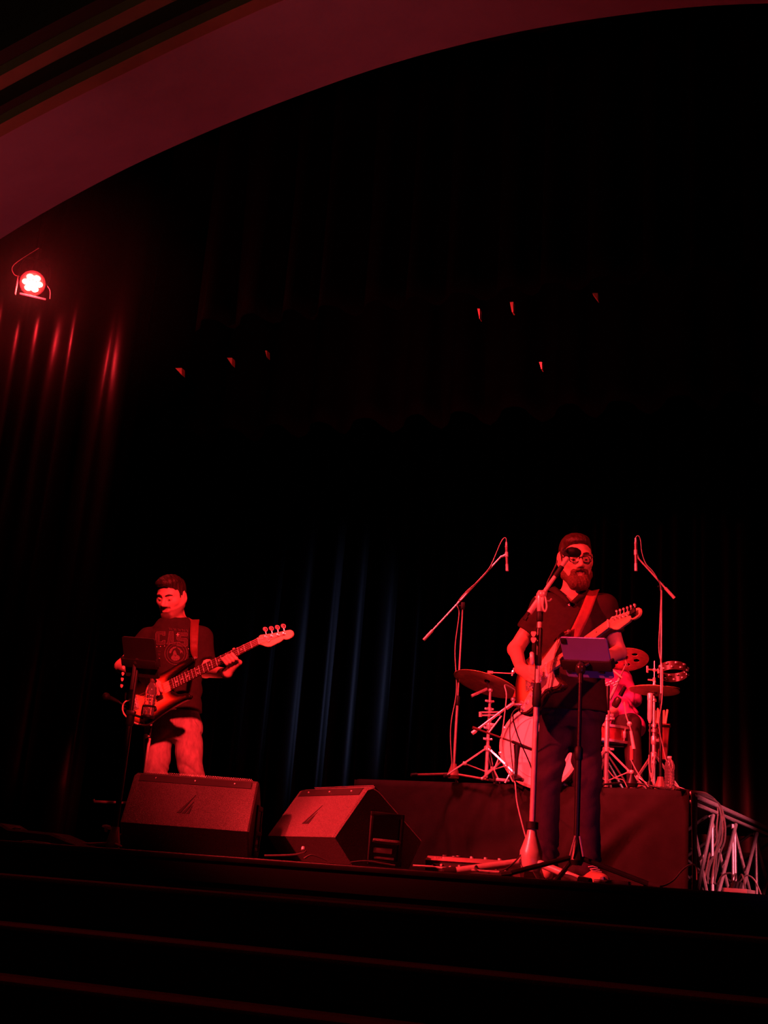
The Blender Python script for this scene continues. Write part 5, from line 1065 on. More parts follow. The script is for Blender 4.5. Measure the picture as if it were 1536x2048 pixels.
# ================================================================== PEOPLE: smooth blended solids meshed on a grid
class Solid:
    def __init__(s, lo, hi, h):
        s.lo = np.array(lo, float); s.h = h; s.n = (np.ceil((np.array(hi) - s.lo) / h).astype(int) + 1)
        s.f = np.full(tuple(s.n), 1.0, np.float32); s.ax = [(s.lo[i] + h * np.arange(s.n[i])).astype(np.float32) for i in range(3)]
    def sub(s, lo, hi):
        i0 = np.clip(np.floor((np.array(lo) - s.lo) / s.h).astype(int), 0, s.n); i1 = np.clip(np.ceil((np.array(hi) - s.lo) / s.h).astype(int) + 1, 0, s.n)
        if (i1 <= i0).any(): return None
        sl = tuple(slice(a, b) for a, b in zip(i0, i1))
        return sl, s.ax[0][sl[0]][:, None, None], s.ax[1][sl[1]][None, :, None], s.ax[2][sl[2]][None, None, :]
    def put(s, lo, hi, fn, k=.01, op='add'):
        m = k + 3 * s.h; r = s.sub(np.array(lo) - m, np.array(hi) + m)
        if r is None: return
        sl, X, Y, Z = r; d = fn(X, Y, Z).astype(np.float32); a = s.f[sl]
        if op == 'cut': a, d = -a, d
        hh = np.maximum(k - np.abs(a - d), 0) / max(k, 1e-6); v = np.minimum(a, d) - hh * hh * k * .25
        s.f[sl] = -v if op == 'cut' else v
    def cap(s, a, b, ra, rb=None, k=.012, op='add', clip=None):
        a = np.asarray(a, float); b = np.asarray(b, float); rb = ra if rb is None else rb; ab = b - a; L2 = ab @ ab + 1e-12; r = max(ra, rb)
        def fn(X, Y, Z):
            x, y, z = X - a[0], Y - a[1], Z - a[2]; t = np.clip((x * ab[0] + y * ab[1] + z * ab[2]) / L2, 0, 1)
            d = np.sqrt((x - t * ab[0]) ** 2 + (y - t * ab[1]) ** 2 + (z - t * ab[2]) ** 2) - (ra + (rb - ra) * t)
            if clip is not None: d = np.maximum(d, (X - clip[0][0]) * clip[1][0] + (Y - clip[0][1]) * clip[1][1] + (Z - clip[0][2]) * clip[1][2])
            return d
        s.put(np.minimum(a, b) - r, np.maximum(a, b) + r, fn, k, op)
    def chain(s, pts, rs, k=.006):
        for i in range(len(pts) - 1): s.cap(pts[i], pts[i + 1], rs[i], rs[i + 1], k)
    def ell(s, c, r, R=None, k=.012, op='add'):
        c = np.asarray(c, float); R = np.eye(3) if R is None else R; r = np.asarray(r, float); e = max(r)
        def fn(X, Y, Z):
            x, y, z = X - c[0], Y - c[1], Z - c[2]
            q = [(R[0, i] * x + R[1, i] * y + R[2, i] * z) for i in range(3)]
            k0 = np.sqrt(sum((q[i] / r[i]) ** 2 for i in range(3))); k1 = np.sqrt(sum((q[i] / r[i] ** 2) ** 2 for i in range(3))) + 1e-9
            return k0 * (k0 - 1) / k1
        s.put(c - e, c + e, fn, k, op)
    def loft(s, rows, k=.02, yaw=0.0, wr=None):
        """rows: (z, cx, cy, half width, half depth); elliptical sections turned by yaw"""
        rows = sorted(rows); z = [r[0] for r in rows]; A = np.array(rows); e = A[:, 3].max() + .02
        def fn(X, Y, Z):
            zz = Z.ravel(); zc = np.clip(zz, z[0], z[-1]); I = [np.interp(zc, z, A[:, j]).reshape(Z.shape) for j in range(1, 5)]
            x, y = X - I[0], Y - I[1]; u = x * cos(yaw) + y * sin(yaw); v = -x * sin(yaw) + y * cos(yaw)
            q = ((np.abs(u) / I[2]) ** 2.4 + (np.abs(v) / I[3]) ** 2.4) ** (1 / 2.4)
            d = (q - 1) * np.minimum(I[2], I[3])
            if wr is not None: d = d + wr(u, v, Z)
            dz = np.maximum(np.maximum(z[0] - Z, Z - z[-1]), 0)
            return np.where(dz > 0, np.sqrt(np.maximum(d, 0) ** 2 + dz ** 2) + np.minimum(d, 0) * 0, d)
        s.put((A[:, 1].min() - e, A[:, 2].min() - e, z[0]), (A[:, 1].max() + e, A[:, 2].max() + e, z[-1]), fn, k)
    def half(s, p, n):                                   # keep only the side behind the plane
        s.f = np.maximum(s.f, ((s.ax[0][:, None, None] - p[0]) * n[0] + (s.ax[1][None, :, None] - p[1]) * n[1] + (s.ax[2][None, None, :] - p[2]) * n[2]).astype(np.float32))
    def wrinkle(s, fn):
        I, J, K = np.nonzero(np.abs(s.f) < .03); s.f[I, J, K] += fn(s.ax[0][I], s.ax[1][J], s.ax[2][K]).astype(np.float32)
    def mesh(s, name, material, parent, off, color=None):
        f = s.f; f[0] = f[-1] = 1; f[:, 0] = f[:, -1] = 1; f[:, :, 0] = f[:, :, -1] = 1
        ins = f < 0; nx, ny, nz = f.shape
        c = np.zeros((nx - 1, ny - 1, nz - 1), np.int8)
        CO = [(i, j, k) for i in (0, 1) for j in (0, 1) for k in (0, 1)]
        for (i, j, k) in CO: c += ins[i:nx - 1 + i, j:ny - 1 + j, k:nz - 1 + k]
        I, J, K = np.nonzero((c > 0) & (c < 8)); n = len(I)
        idx = np.full((nx - 1, ny - 1, nz - 1), -1, np.int32); idx[I, J, K] = np.arange(n)
        pos = np.zeros((n, 3)); cnt = np.zeros(n); vals = {q: f[I + q[0], J + q[1], K + q[2]] for q in CO}
        for q in CO:
            for ax_ in range(3):
                if q[ax_] == 0:
                    r = list(q); r[ax_] = 1; r = tuple(r); a, b = vals[q], vals[r]; m = (a < 0) != (b < 0)
                    t = np.where(m, a / np.where(m, a - b, 1), 0); p = np.tile(np.array(q, float), (n, 1)); p[:, ax_] += t
                    pos[m] += p[m]; cnt[m] += 1
        pos = (pos / cnt[:, None] + np.stack([I, J, K], 1)) * s.h + s.lo
        F = []
        for ax_ in range(3):
            a = [slice(1, -1)] * 3; b = [slice(1, -1)] * 3; a[ax_] = slice(0, -1); b[ax_] = slice(1, None)
            A_, B_2 = ins[tuple(a)], ins[tuple(b)]; e = np.nonzero(A_ != B_2); st = A_[e]
            g = [e[i] + (0 if i == ax_ else 1) for i in range(3)]
            o1, o2 = [(1, 2), (2, 0), (0, 1)][ax_]
            def at(d1, d2):
                q = [g[0].copy(), g[1].copy(), g[2].copy()]; q[o1] -= d1; q[o2] -= d2; return idx[q[0], q[1], q[2]]
            qd = np.stack([at(1, 1), at(0, 1), at(0, 0), at(1, 0)], 1); qd[~st] = qd[~st][:, ::-1]; F.append(qd)
        F = np.concatenate(F); s.P = pos
        me = bpy.data.meshes.new(name); me.vertices.add(n); me.vertices.foreach_set('co', (pos - off).ravel())
        me.loops.add(len(F) * 4); me.loops.foreach_set('vertex_index', F.ravel().astype(np.int32))
        me.polygons.add(len(F)); me.polygons.foreach_set('loop_start', np.arange(0, len(F) * 4, 4, dtype=np.int32))
        me.update(calc_edges=True); me.validate()
        if color is not None:
            at_ = me.color_attributes.new('Col', 'FLOAT_COLOR', 'POINT'); cc_ = color(pos); at_.data.foreach_set('color', np.concatenate([cc_, np.ones((n, 1))], 1).ravel())
        me.shade_smooth(); me.materials.append(material)
        o = bpy.data.objects.new(name, me); COL.objects.link(o); o.parent = parent
        return o
def face_frame(fwd, roll=0.0):
    Y = nrm(fwd); X = nrm(np.cross(Y, ZU)); Z = np.cross(X, Y)
    c, s_ = cos(roll), sin(roll); return np.array([X * c + Z * s_, Y, Z * c - X * s_]).T      # columns: X person's right, Y forward, Z up
M_skin = mat('skin', (.6, .4, .3), .48, 0, .06, 30, .06, 300, attr='Col')
M_hair = mat('dark_hair', (.035, .016, .012), .45, 0, .35, 60, .8, 240, stretch=(1, 1, .4))
M_hair2 = mat('brown_red_hair', (.050, .016, .012), .5, 0, .35, 60, .8, 240, stretch=(1, 1, .4))
M_beard = mat('red_brown_beard', (.13, .045, .03), .7, 0, .35, 130, .9, 320)
M_eye = mat('eye', (.75, .72, .70), .15, 0, .02, 10)
M_iris = mat('iris', (.03, .02, .02), .2, 0, .02, 10)
M_spec = mat('dark_spectacle_frame', (.02, .012, .02), .3, 0, .1, 20)
M_lens = mat('spectacle_lens', (1, 1, 1), .02, 0, .01, 10, trans=1.0, ior=1.02)
def put_head(s, c, R, f=1.0):
    def L(x, y, z): return c + R @ (np.array([x, y, z]) * f)
    E = lambda p, r, k=.012, op='add': s.ell(L(*p), np.array(r) * f, R, k * f, op)
    E((0, -.012, .045), (.077, .097, .077), .02); E((0, .018, -.028), (.063, .074, .086), .03)
    E((0, .0, .0), (.072, .085, .075), .03)
    for x in (-1, 1):
        s.cap(L(x * .057, -.004, -.045), L(x * .024, .058, -.098), .022 * f, .019 * f, .03 * f)
        E((x * .043, .056, -.014), (.024, .022, .022), .022)
        E((x * .083, -.010, -.002), (.011, .023, .036), .008); E((x * .093, -.004, .004), (.007, .012, .021), .006, 'cut')
        s.cap(L(x * .010, .086, .028), L(x * .046, .070, .030), .010 * f, .009 * f, .014 * f)
        E((x * .031, .094, .006), (.019, .016, .012), .014, 'cut')
        E((x * .031, .0760, .0080), (.0178, .0132, .0122), .004); E((x * .031, .0740, -.0085), (.0150, .0118, .0060), .004)
        E((x * .012, .096, -.034), (.009, .011, .008), .008)
    s.cap(L(0, .084, .016), L(0, .110, -.026), .0085 * f, .0125 * f, .012 * f)
    E((0, .066, -.100), (.026, .020, .018), .022)
    s.cap(L(-.019, .081, -.058), L(.019, .081, -.058), .007 * f, None, .008 * f); s.cap(L(-.016, .080, -.069), L(.016, .080, -.069), .008 * f, None, .008 * f)
    s.cap(L(-.022, .0905, -.0635), L(.022, .0905, -.0635), .0028 * f, None, .004 * f, 'cut')
    return L
def eyes(root, L, R, f, look=(0, 1, -.35)):
    for x in (-1, 1):
        mb = W(root); mb.ball(L(x * .031, .0735, .004), .0128 * f, 12); e = mb.build('eye', M_eye, root)
        d = nrm(R @ np.array(look)); mb = W(root); mb.lathe([(.006 * f, 0), (.005 * f, .0012), (.0, .0016)], L(x * .031, .0735, .004) + d * .0122 * f, d, 12); mb.build('iris', M_iris, e)
        mb = W(root); mb.tube(smooth_path([L(x * .017, .0845, -.003), L(x * .031, .0885, -.0055), L(x * .046, .080, -.003)], 4), .0013 * f, 5); mb.build('lashes', M_iris, e)
def fret_hand(s, G, x0, wrist, hwid, sc=1.0):
    """fingers wrapped over a neck from below; G maps guitar coordinates"""
    f = sc; mc = []
    for i in range(4):
        x = x0 - .030 + .022 * (3 - i)                                         # index nearest the nut
        m = G(x * 1.0 + .010, -hwid - .030, -.022); p = G(x + .020, -hwid - .022, .026); t_ = G(x + .006, -hwid + .012, .032); e = G(x - .006, (-.006, .004, .0, -.010)[i], .018)
        s.chain([m, p, t_, e], [.0105 * f, .0095 * f, .0088 * f, .0078 * f], .006); mc.append(m)
    for m in mc: s.cap(wrist, m, .017 * f, .0125 * f, .014)
    th = [wrist, G(x0 - .005, -hwid - .012, -.038), G(x0 + .022, -hwid * .1, -.040), G(x0 + .034, hwid + .012, -.022)]
    s.chain(th, [.016 * f, .0145 * f, .012 * f, .0095 * f], .010)
def sn(X, Y, Z, *w): return sum(a * np.sin(kx * X + ky * Y + kz * Z + p) for a, kx, ky, kz, p in w)
def vnoise(x, y, z, seed=0):
    x0, y0, z0 = np.floor(x).astype(np.int64), np.floor(y).astype(np.int64), np.floor(z).astype(np.int64); fx, fy, fz = x - x0, y - y0, z - z0
    fx, fy, fz = [t * t * (3 - 2 * t) for t in (fx, fy, fz)]
    def hsh(i, j, k):
        n = (i * 374761393 + j * 668265263 + k * 2147483647 + seed * 974711) & 0xFFFFFFFF; n = ((n ^ (n >> 13)) * 1274126177) & 0xFFFFFFFF; return ((n ^ (n >> 16)) & 0xFFFF) / 32767.5 - 1
    r = 0
    for i in (0, 1):
        for j in (0, 1):
            for k in (0, 1): r = r + hsh(x0 + i, y0 + j, z0 + k) * (fx if i else 1 - fx) * (fy if j else 1 - fy) * (fz if k else 1 - fz)
    return r
def folds(X, Y, Z, amp, along, across, slant=(0, 0), seed=0):
    """creases: long (along) in the horizontal plane, tight (across) up and down, slanted by slant; sharpened like cloth"""
    zz = Z + slant[0] * X + slant[1] * Y; n = vnoise(X * along + 7.1, Y * along, zz * across, seed); m = vnoise(X * along * 1.9, Y * along * 1.9 + 3, zz * across * 2.1, seed + 5)
    return amp * ((1 - np.abs(n)) ** 2 * 1.3 - .6 + .35 * m)
from mathutils.bvhtree import BVHTree
def bvh_of(o):
    me = o.data; off = o.parent.location if o.parent else Vector(); return BVHTree.FromPolygons([v.co + off for v in me.vertices], [tuple(p.vertices) for p in me.polygons])
def ribbon(root, path, wid, wdir, thick, tree=None, lift=.006, n=6, nw=4, yfront=99):
    pts = smooth_path(path, n); vs = []; fs = []; m = len(pts)
    ws = wid if hasattr(wid, '__len__') else [wid] * m
    ws = np.interp(np.linspace(0, 1, m), np.linspace(0, 1, len(ws)), ws)
    for i, q in enumerate(pts):
        d = nrm(pts[min(i + 1, m - 1)] - pts[max(i - 1, 0)]); w = nrm(np.asarray(wdir, float) - d * (np.asarray(wdir, float) @ d))
        for k in range(nw + 1):
            v = q + w * ws[i] * (k / nw - .5)
            if tree is not None and v[1] < yfront:
                hit = tree.ray_cast(Vector((v[0], v[1] - .6, v[2])), Vector((0, 1, 0)), .8)
                if hit[0] is not None: v = V(v[0], min(v[1], hit[0].y - lift), v[2])
            vs.append(v)
    for i in range(m - 1):
        for k in range(nw): a = i * (nw + 1) + k; fs.append((a, a + 1, a + nw + 2, a + nw + 1))
    mb = W(root); mb.add(vs, fs); return mb, thick

# ------------------------------------------------------------------ the bearded guitarist
def build_guitarist():
    D = DG; root = thing('person', 'bearded person in glasses and dark polo shirt playing guitar at the microphone', 'person', (P(1140, 1757, D)[0], D, 0)); off = np.array(root.location)
    yaw = -.22
    nb = P(1150, 1180, D + .02); hc = P(1151, 1119, D - .06); R = face_frame((.10, -.95, -.24), radians(-5.5))
    SR, SL = P(1088, 1213, D + .06), P(1209, 1214, D - .03)
    ER, WR = P(1031, 1299, D + .10), P(1042, 1337, 5.72)
    EL = P(1237, 1305, D - .02); WL = GG(.37, -.085, -.055)
    # torso rows from the outline in the photo: (y px, x centre px, half width m, half depth m)
    rows_px = [(1180, 1149, .070, .060), (1190, 1148, .112, .078), (1203, 1147, .150, .094), (1235, 1146, .168, .118), (1270, 1143, .172, .125), (1310, 1139, .172, .130), (1350, 1138, .172, .135), (1395, 1140, .175, .132), (1425, 1141, .178, .128)]
    def rows(g): return [(P(x, y, D + .02)[2], P(x, y, D + .02)[0], P(x, y, D + .02)[1] + .0, a + g, b + g) for y, x, a, b in rows_px]
    b = Solid((off[0] - .58, D - 1.05, -.01), (off[0] + .58, D + .34, 1.80), .0048)
    b.loft(rows(-.012), .03, yaw)
    b.cap(nb - ZU * .03, hc + R @ V(0, -.022, -.055), .062, .056, .03)
    put_head(b, hc, R, 1.0)
    for S_, E_, W_ in ((SR, ER, WR), (SL, EL, WL)):
        b.ell(S_, (.052, .052, .052), None, .04); b.cap(S_, E_, .047, .0375, .02); b.cap(E_, W_, .0385, .0265, .02)
    # picking hand: points seen on the body, lifted off its face by h
    def fz(x, y, h):
        v = FWD + (x - 768) / FPX * RGT - (y - 1024) / FPX * UPV; return CAMP + v * (((gB + gN_ * h - CAMP) @ gN_) / (v @ gN_))
    fp = lambda *a: [fz(*q) for q in a]
    kn = fp((1063, 1341, .050), (1062, 1347, .052), (1059, 1353, .050), (1055, 1358, .045))
    for q in kn: b.cap(WR, q, .023, .0130, .016)
    b.chain([kn[0]] + fp((1075, 1344, .058), (1081, 1350, .040), (1079, 1355, .022)), [.0105, .0098, .009, .008], .004)
    b.chain([kn[1]] + fp((1073, 1351, .060), (1078, 1358, .042), (1074, 1362, .024)), [.0108, .0100, .009, .008], .004)
    b.chain([kn[2]] + fp((1069, 1358, .058), (1072, 1365, .040), (1067, 1368, .022)), [.0105, .0095, .0088, .008], .004)
    b.chain([kn[3]] + fp((1063, 1363, .052), (1064, 1369, .036), (1060, 1371, .020)), [.0095, .0086, .008, .0072], .004)
    b.chain(fp((1048, 1337, .050), (1060, 1336, .056), (1073, 1339, .046), (1082, 1346, .030)), [.016, .0130, .0108, .0085], .010)
    fret_hand(b, GG, .40, WL, .025)
    # legs under the trousers
    HR, HL = P(1116, 1420, D + .03), P(1170, 1420, D); KR, KL = P(1096, 1560, D + .03), P(1174, 1562, D - .03); AR, AL = P(1091, 1722, D + .05), P(1177, 1722, D + .0)
    for H, K_, A in ((HR, KR, AR), (HL, KL, AL)): b.cap(H, K_, .072, .045, .03); b.cap(K_, A, .046, .034, .03); b.cap(A, V(A[0], A[1] - .03, .05), .034, .034, .02)
    def skin(p):
        q = (p - hc) @ R; c = np.tile(np.array([.66, .43, .34]), (len(p), 1))
        lips = (np.abs(q[:, 0]) < .024) & (np.abs(q[:, 2] + .064) < .011) & (q[:, 1] > .07); c[lips] = (.50, .22, .19)
        return c
    b.mesh('body', M_skin, root, off, skin)
    L = lambda x, y, z: hc + R @ V(x, y, z)
    eyes(root, L, R, 1.0, (.0, 1, -.30))
    # hair: cap over the skull, cut short at the sides, higher on top
    h = Solid(hc - .17, hc + .19, .0042)
    h.ell(L(0, -.014, .048), (.080, .100, .081), R, .01); h.ell(L(0, .020, .094), (.062, .062, .033), R, .03); h.ell(L(.012, .052, .094), (.044, .034, .021), R, .025)
    h.ell(L(0, -.055, .0), (.072, .052, .075), R, .02)
    h.half(L(0, .0, .018), R @ nrm(V(0, .62, -.78))); 
    q = L(0, .066, .070); h.put(hc - .2, hc + .2, lambda X, Y, Z: -np.maximum(((X - q[0]) * R[0, 1] + (Y - q[1]) * R[1, 1] + (Z - q[2]) * R[2, 1]) - .0, -((X - q[0]) * R[0, 2] + (Y - q[1]) * R[1, 2] + (Z - q[2]) * R[2, 2])) * 0 + 1.0, .001)
    h.cap(L(-.06, .085, .052), L(.06, .085, .052), .026, .026, .010, 'cut')
    for x in (-1, 1): h.cap(L(x * .066, .070, .030), L(x * .080, .070, .080), .022, .016, .008, 'cut'); h.ell(L(x * .082, -.004, .0), (.018, .026, .036), R, .006, 'cut'); h.ell(L(x * .0695, .012, .014), (.0105, .021, .032), R, .014)
    h.wrinkle(lambda X, Y, Z: sn(X, Y, Z, (.0008, 260, 40, 60, 0), (.0008, 90, 220, 130, 1)))
    h.mesh('hair', M_hair2, root, off)
    # beard and moustache
    d = Solid(hc - .17, hc + .15, .0042)
    for x in (-1, 1):
        d.cap(L(x * .070, .006, -.022), L(x * .058, .022, -.080), .010, .020, .015); d.cap(L(x * .056, .022, -.080), L(x * .022, .064, -.118), .021, .030, .02)
        d.cap(L(x * .004, .096, -.046), L(x * .030, .078, -.062), .009, .010, .010); d.cap(L(x * .032, .074, -.060), L(x * .030, .068, -.095), .012, .020, .012)
    d.cap(L(-.018, .072, -.112), L(.018, .072, -.112), .033, .033, .02); d.ell(L(0, .064, -.132), (.038, .030, .024), R, .02)
    d.ell(L(0, .098, -.0675), (.015, .013, .0030), R, .003, 'cut')
    d.wrinkle(lambda X, Y, Z: sn(X, Y, Z, (.0010, 330, 60, 140, 0), (.0010, 150, 260, 210, 1), (.0008, 400, 300, 90, 2)))
    d.mesh('beard', M_beard, root, off)
    for x in (-1, 1): mb = W(root); mb.tube(smooth_path([L(x * .012, .094, .027), L(x * .030, .090, .032), L(x * .050, .074, .028)], 4), [.0045] * 8 + [.002], 6); mb.build('eyebrow', M_hair2, root)
    # spectacles
    mb = W(root); rim_o = []
    for x in (-1, 1):
        ring = [L(x * .032 + .0245 * math.copysign(abs(cos(a)) ** .7, cos(a)), .101 - .006 * abs(x * .032 + .0245 * cos(a)) / .05, .004 + .0185 * math.copysign(abs(sin(a)) ** .7, sin(a))) for a in [2 * pi * i / 20 for i in range(21)]]
        mb.tube(ring, .0028, 6); mb.tube([L(x * .057, .098, .010), L(x * .076, .07, .012), L(x * .080, -.01, .012), L(x * .078, -.03, -.004)], .0020, 6)
    mb.tube(smooth_path([L(-.0085, .102, .009), L(0, .106, .012), L(.0085, .102, .009)], 4), .0020, 6)
    sp = mb.build('spectacles', M_spec, root)
    # polo shirt
    wr = None
    s = Solid((off[0] - .42, D - .24, .80), (off[0] + .42, D + .30, 1.60), .0060)
    s.loft(rows(.004), .03, yaw, wr)
    for S_, E_ in ((SR, ER), (SL, EL)):
        ax = nrm(E_ - S_); en = S_ + (E_ - S_) * .60; s.ell(S_, (.060, .058, .056), None, .05); s.cap(S_, en + ax * .05, .062, .061, .035, clip=(en, ax))
    s.half(P(1148, 1173, D)[2] * ZU + V(0, 0, .0), ZU)
    zv = P(1140, 1203, D - .1)[2]; xv = P(1141, 1203, D - .1)[0]
    s.put(V(xv - .1, D - .25, zv), V(xv + .1, D + .0, zv + .16), lambda X, Y, Z: np.maximum(np.abs(X - xv - (Z - zv) * .10) - (Z - zv) * .82, Y - (D + .02)) * .7, .003, 'cut')
    s.wrinkle(lambda X, Y, Z: np.exp(-((Z - 1.12) / .14) ** 2) * folds(X, Y, Z, .007, 4, 13, (.35, 0), 11) + np.exp(-((Z - 1.36) / .10) ** 2) * folds(X, Y, Z, .004, 4, 10, (-.6, .2), 12) + .0012 * vnoise(X * 25, Y * 25, Z * 25, 13))
    sh = s.mesh('polo_shirt', mat('dark_polo_cloth', (.036, .016, .016), .8, 0, .12, 40, .25, 240, .25), root, off)
    tree = bvh_of(sh)
    # collar leaves and placket button
    for x in (-1, 1):
        a = V(xv + x * .075 + .010, D + .0, zv + .098); b_ = V(xv + x * .0, D - .11, zv - .004); c_ = V(xv + x * .055 + .004, D - .10, zv + .022)
        mid = (a + b_) / 2 + V(0, -.03, 0)
        rows_ = []
        for i in range(9):
            t_ = i / 8; p0 = a * (1 - t_) ** 2 + mid * 2 * t_ * (1 - t_) + b_ * t_ ** 2; wdt = .036 * (1 - .5 * t_); o_ = p0 + V(x * wdt, -.004, -wdt * .62)
            for q in (p0, p0 * .5 + o_ * .5 + V(0, -.006, .003), o_):
                hit = tree.ray_cast(Vector((q[0], q[1] - .5, q[2])), Vector((0, 1, 0)), .56); rows_.append(V(q[0], min(q[1], hit[0].y - .004) if hit[0] is not None else q[1], q[2]))
        mb = W(root); mb.add(rows_, [(i * 3 + k, i * 3 + k + 1, i * 3 + k + 4, i * 3 + k + 3) for i in range(8) for k in range(2)]); co = mb.build('collar', MATS['dark_polo_cloth'], root, sharp=180)
        md = co.modifiers.new('cloth', 'SOLIDIFY'); md.thickness = .004
    q = V(xv - .004, 0, zv - .014); hit = tree.ray_cast(Vector((q[0], D - .5, q[2])), Vector((0, 1, 0)), .8); 
    if hit[0] is not None: mb = W(root); mb.lathe([(.006, 0), (.006, .002), (.0, .0025)], np.array(hit[0]) + V(0, -.0035, 0), (0, -1, 0), 10); mb.build('button', M_pearl, root)
    # trousers
    t = Solid((off[0] - .30, D - .26, .0), (off[0] + .30, D + .30, 1.02), .0060)
    t.loft([(P(x, y, D + .02)[2], P(x, y, D + .02)[0], D + .025, a, b2) for y, x, a, b2 in ((1385, 1141, .165, .125), (1420, 1142, .168, .130), (1440, 1142, .155, .125), (1456, 1142, .10, .10))], .03, yaw)
    for H, K_, A, o_ in ((HR, KR, AR, 0), (HL, KL, AL, 1)):
        t.cap(H - ZU * .02, K_, .088, .064, .035); t.cap(K_, A + ZU * .02, .064, .055, .03); t.cap(A + ZU * .04, A - ZU * .045, .058, .060, .02, clip=(V(0, 0, .055), V(0, 0, -1)))
    def tw(X, Y, Z):
        g = lambda c, w: np.exp(-((Z - c) / w) ** 2)
        return g(.13, .13) * folds(X, Y, Z, .015, 5, 22, (.5, .2), 1) + g(.55, .14) * folds(X, Y, Z, .011, 5, 15, (-.7, .1), 2) + g(.86, .12) * folds(X, Y, Z, .010, 6, 14, (.9 * np.sign(X - off[0] - .02), 0), 3) + .0014 * vnoise(X * 40, Y * 40, Z * 18, 4)
    t.wrinkle(tw)
    t.mesh('jeans', mat('dark_jeans', (.034, .020, .040), .75, 0, .15, 30, .3, 260, .2, stretch=(1, 1, .5)), root, off)
    # shoes: one pair, its light and shade painted as 'tan' and 'dark'
    for A, dr, nm_ in ((AR, nrm(V(-.78, -.50, 0)), 'dark'), (AL, nrm(V(.22, -.97, 0)), 'tan')):
        c = V(A[0], A[1], 0); pd = V(-dr[1], dr[0], 0); Rm = np.array([dr, pd, ZU]).T
        s2 = Solid(c - .30, c + V(.30, .30, .20), .006)
        s2.ell(c + dr * -.02 + ZU * .060, (.068, .042, .055), Rm, .02); s2.ell(c + dr * .08 + ZU * .038, (.100, .043, .036), Rm, .03); s2.ell(c + dr * .145 + ZU * .030, (.055, .041, .026), Rm, .03)
        s2.half(V(0, 0, .012), -ZU); so = s2.mesh('shoe', mat('lit_shoe_leather' if nm_ == 'tan' else 'dark_shoe_leather', (.55, .36, .26) if nm_ == 'tan' else (.16, .09, .07), .5, 0, .12, 25, .15, 120), root, off)
        mb = W(root); out = [tuple(q_) for q_ in smooth_path([(-.10, -.038), (0, -.044), (.10, -.05), (.18, -.046), (.215, -.02), (.215, .02), (.18, .046), (.10, .05), (0, .044), (-.10, .038)], 3, True)]
        mb.prism(out, (c, dr, pd, ZU), .001, .022, .004); mb.build('sole', M_rubber, so)
        for k in range(4): mb = W(root); p_ = c + dr * (.055 + .022 * k) + ZU * (.094 - .010 * k); mb.tube([p_ - pd * .024, p_ + ZU * .004, p_ + pd * .024], .0028, 5); mb.build('lace', M_pearl if nm_ == 'tan' else M_cable, so)
    # guitar strap (belongs to the guitar)
    mb, th = ribbon(gt, [GG(-.14, 0, -.03), P(1010, 1385, D + .10) if False else P(1060, 1330, D + .20), P(1120, 1250, D + .24), P(1172, 1198, D + .13), P(1188, 1181, D + .03), P(1184, 1188, D - .06), P(1170, 1225, D - .15), P(1150, 1268, D - .17), P(1136, 1295, D - .22), GG(.29, .15, -.02)], .052, (1, .15, .35), .003, tree, yfront=D + .06)
    so = mb.build('strap', mat('red_webbing', (.34, .09, .07), .75, 0, .08, 60, .3, 300), gt, sharp=180); md = so.modifiers.new('web', 'SOLIDIFY'); md.thickness = .003
    return root
build_guitarist()
jc = GG(-.066, -.085, .004)
t = thing('guitar_cable', 'instrument cable plugged into the electric guitar, dropping to the floor', 'cable', jc)
mb = W(t); mb.tube(smooth_path([jc, jc + gN_ * .03 - gY * .01 - gX * .02, P(1040, 1415, 5.70), P(1026, 1428, 5.75), P(1035, 1470, 5.85), P(1070, 1560, 6.15), P(1080, 1680, 6.2), P(1070, 1740, 6.1), P(1010, 1740, 5.95)], 6), .0032, 6); mb.build('cable', M_cable, t)
mb = W(t); mb.cyl(jc, jc + gN_ * .032 - gY * .008 - gX * .018, .007, n=10); mb.build('plug', M_chrome, t)

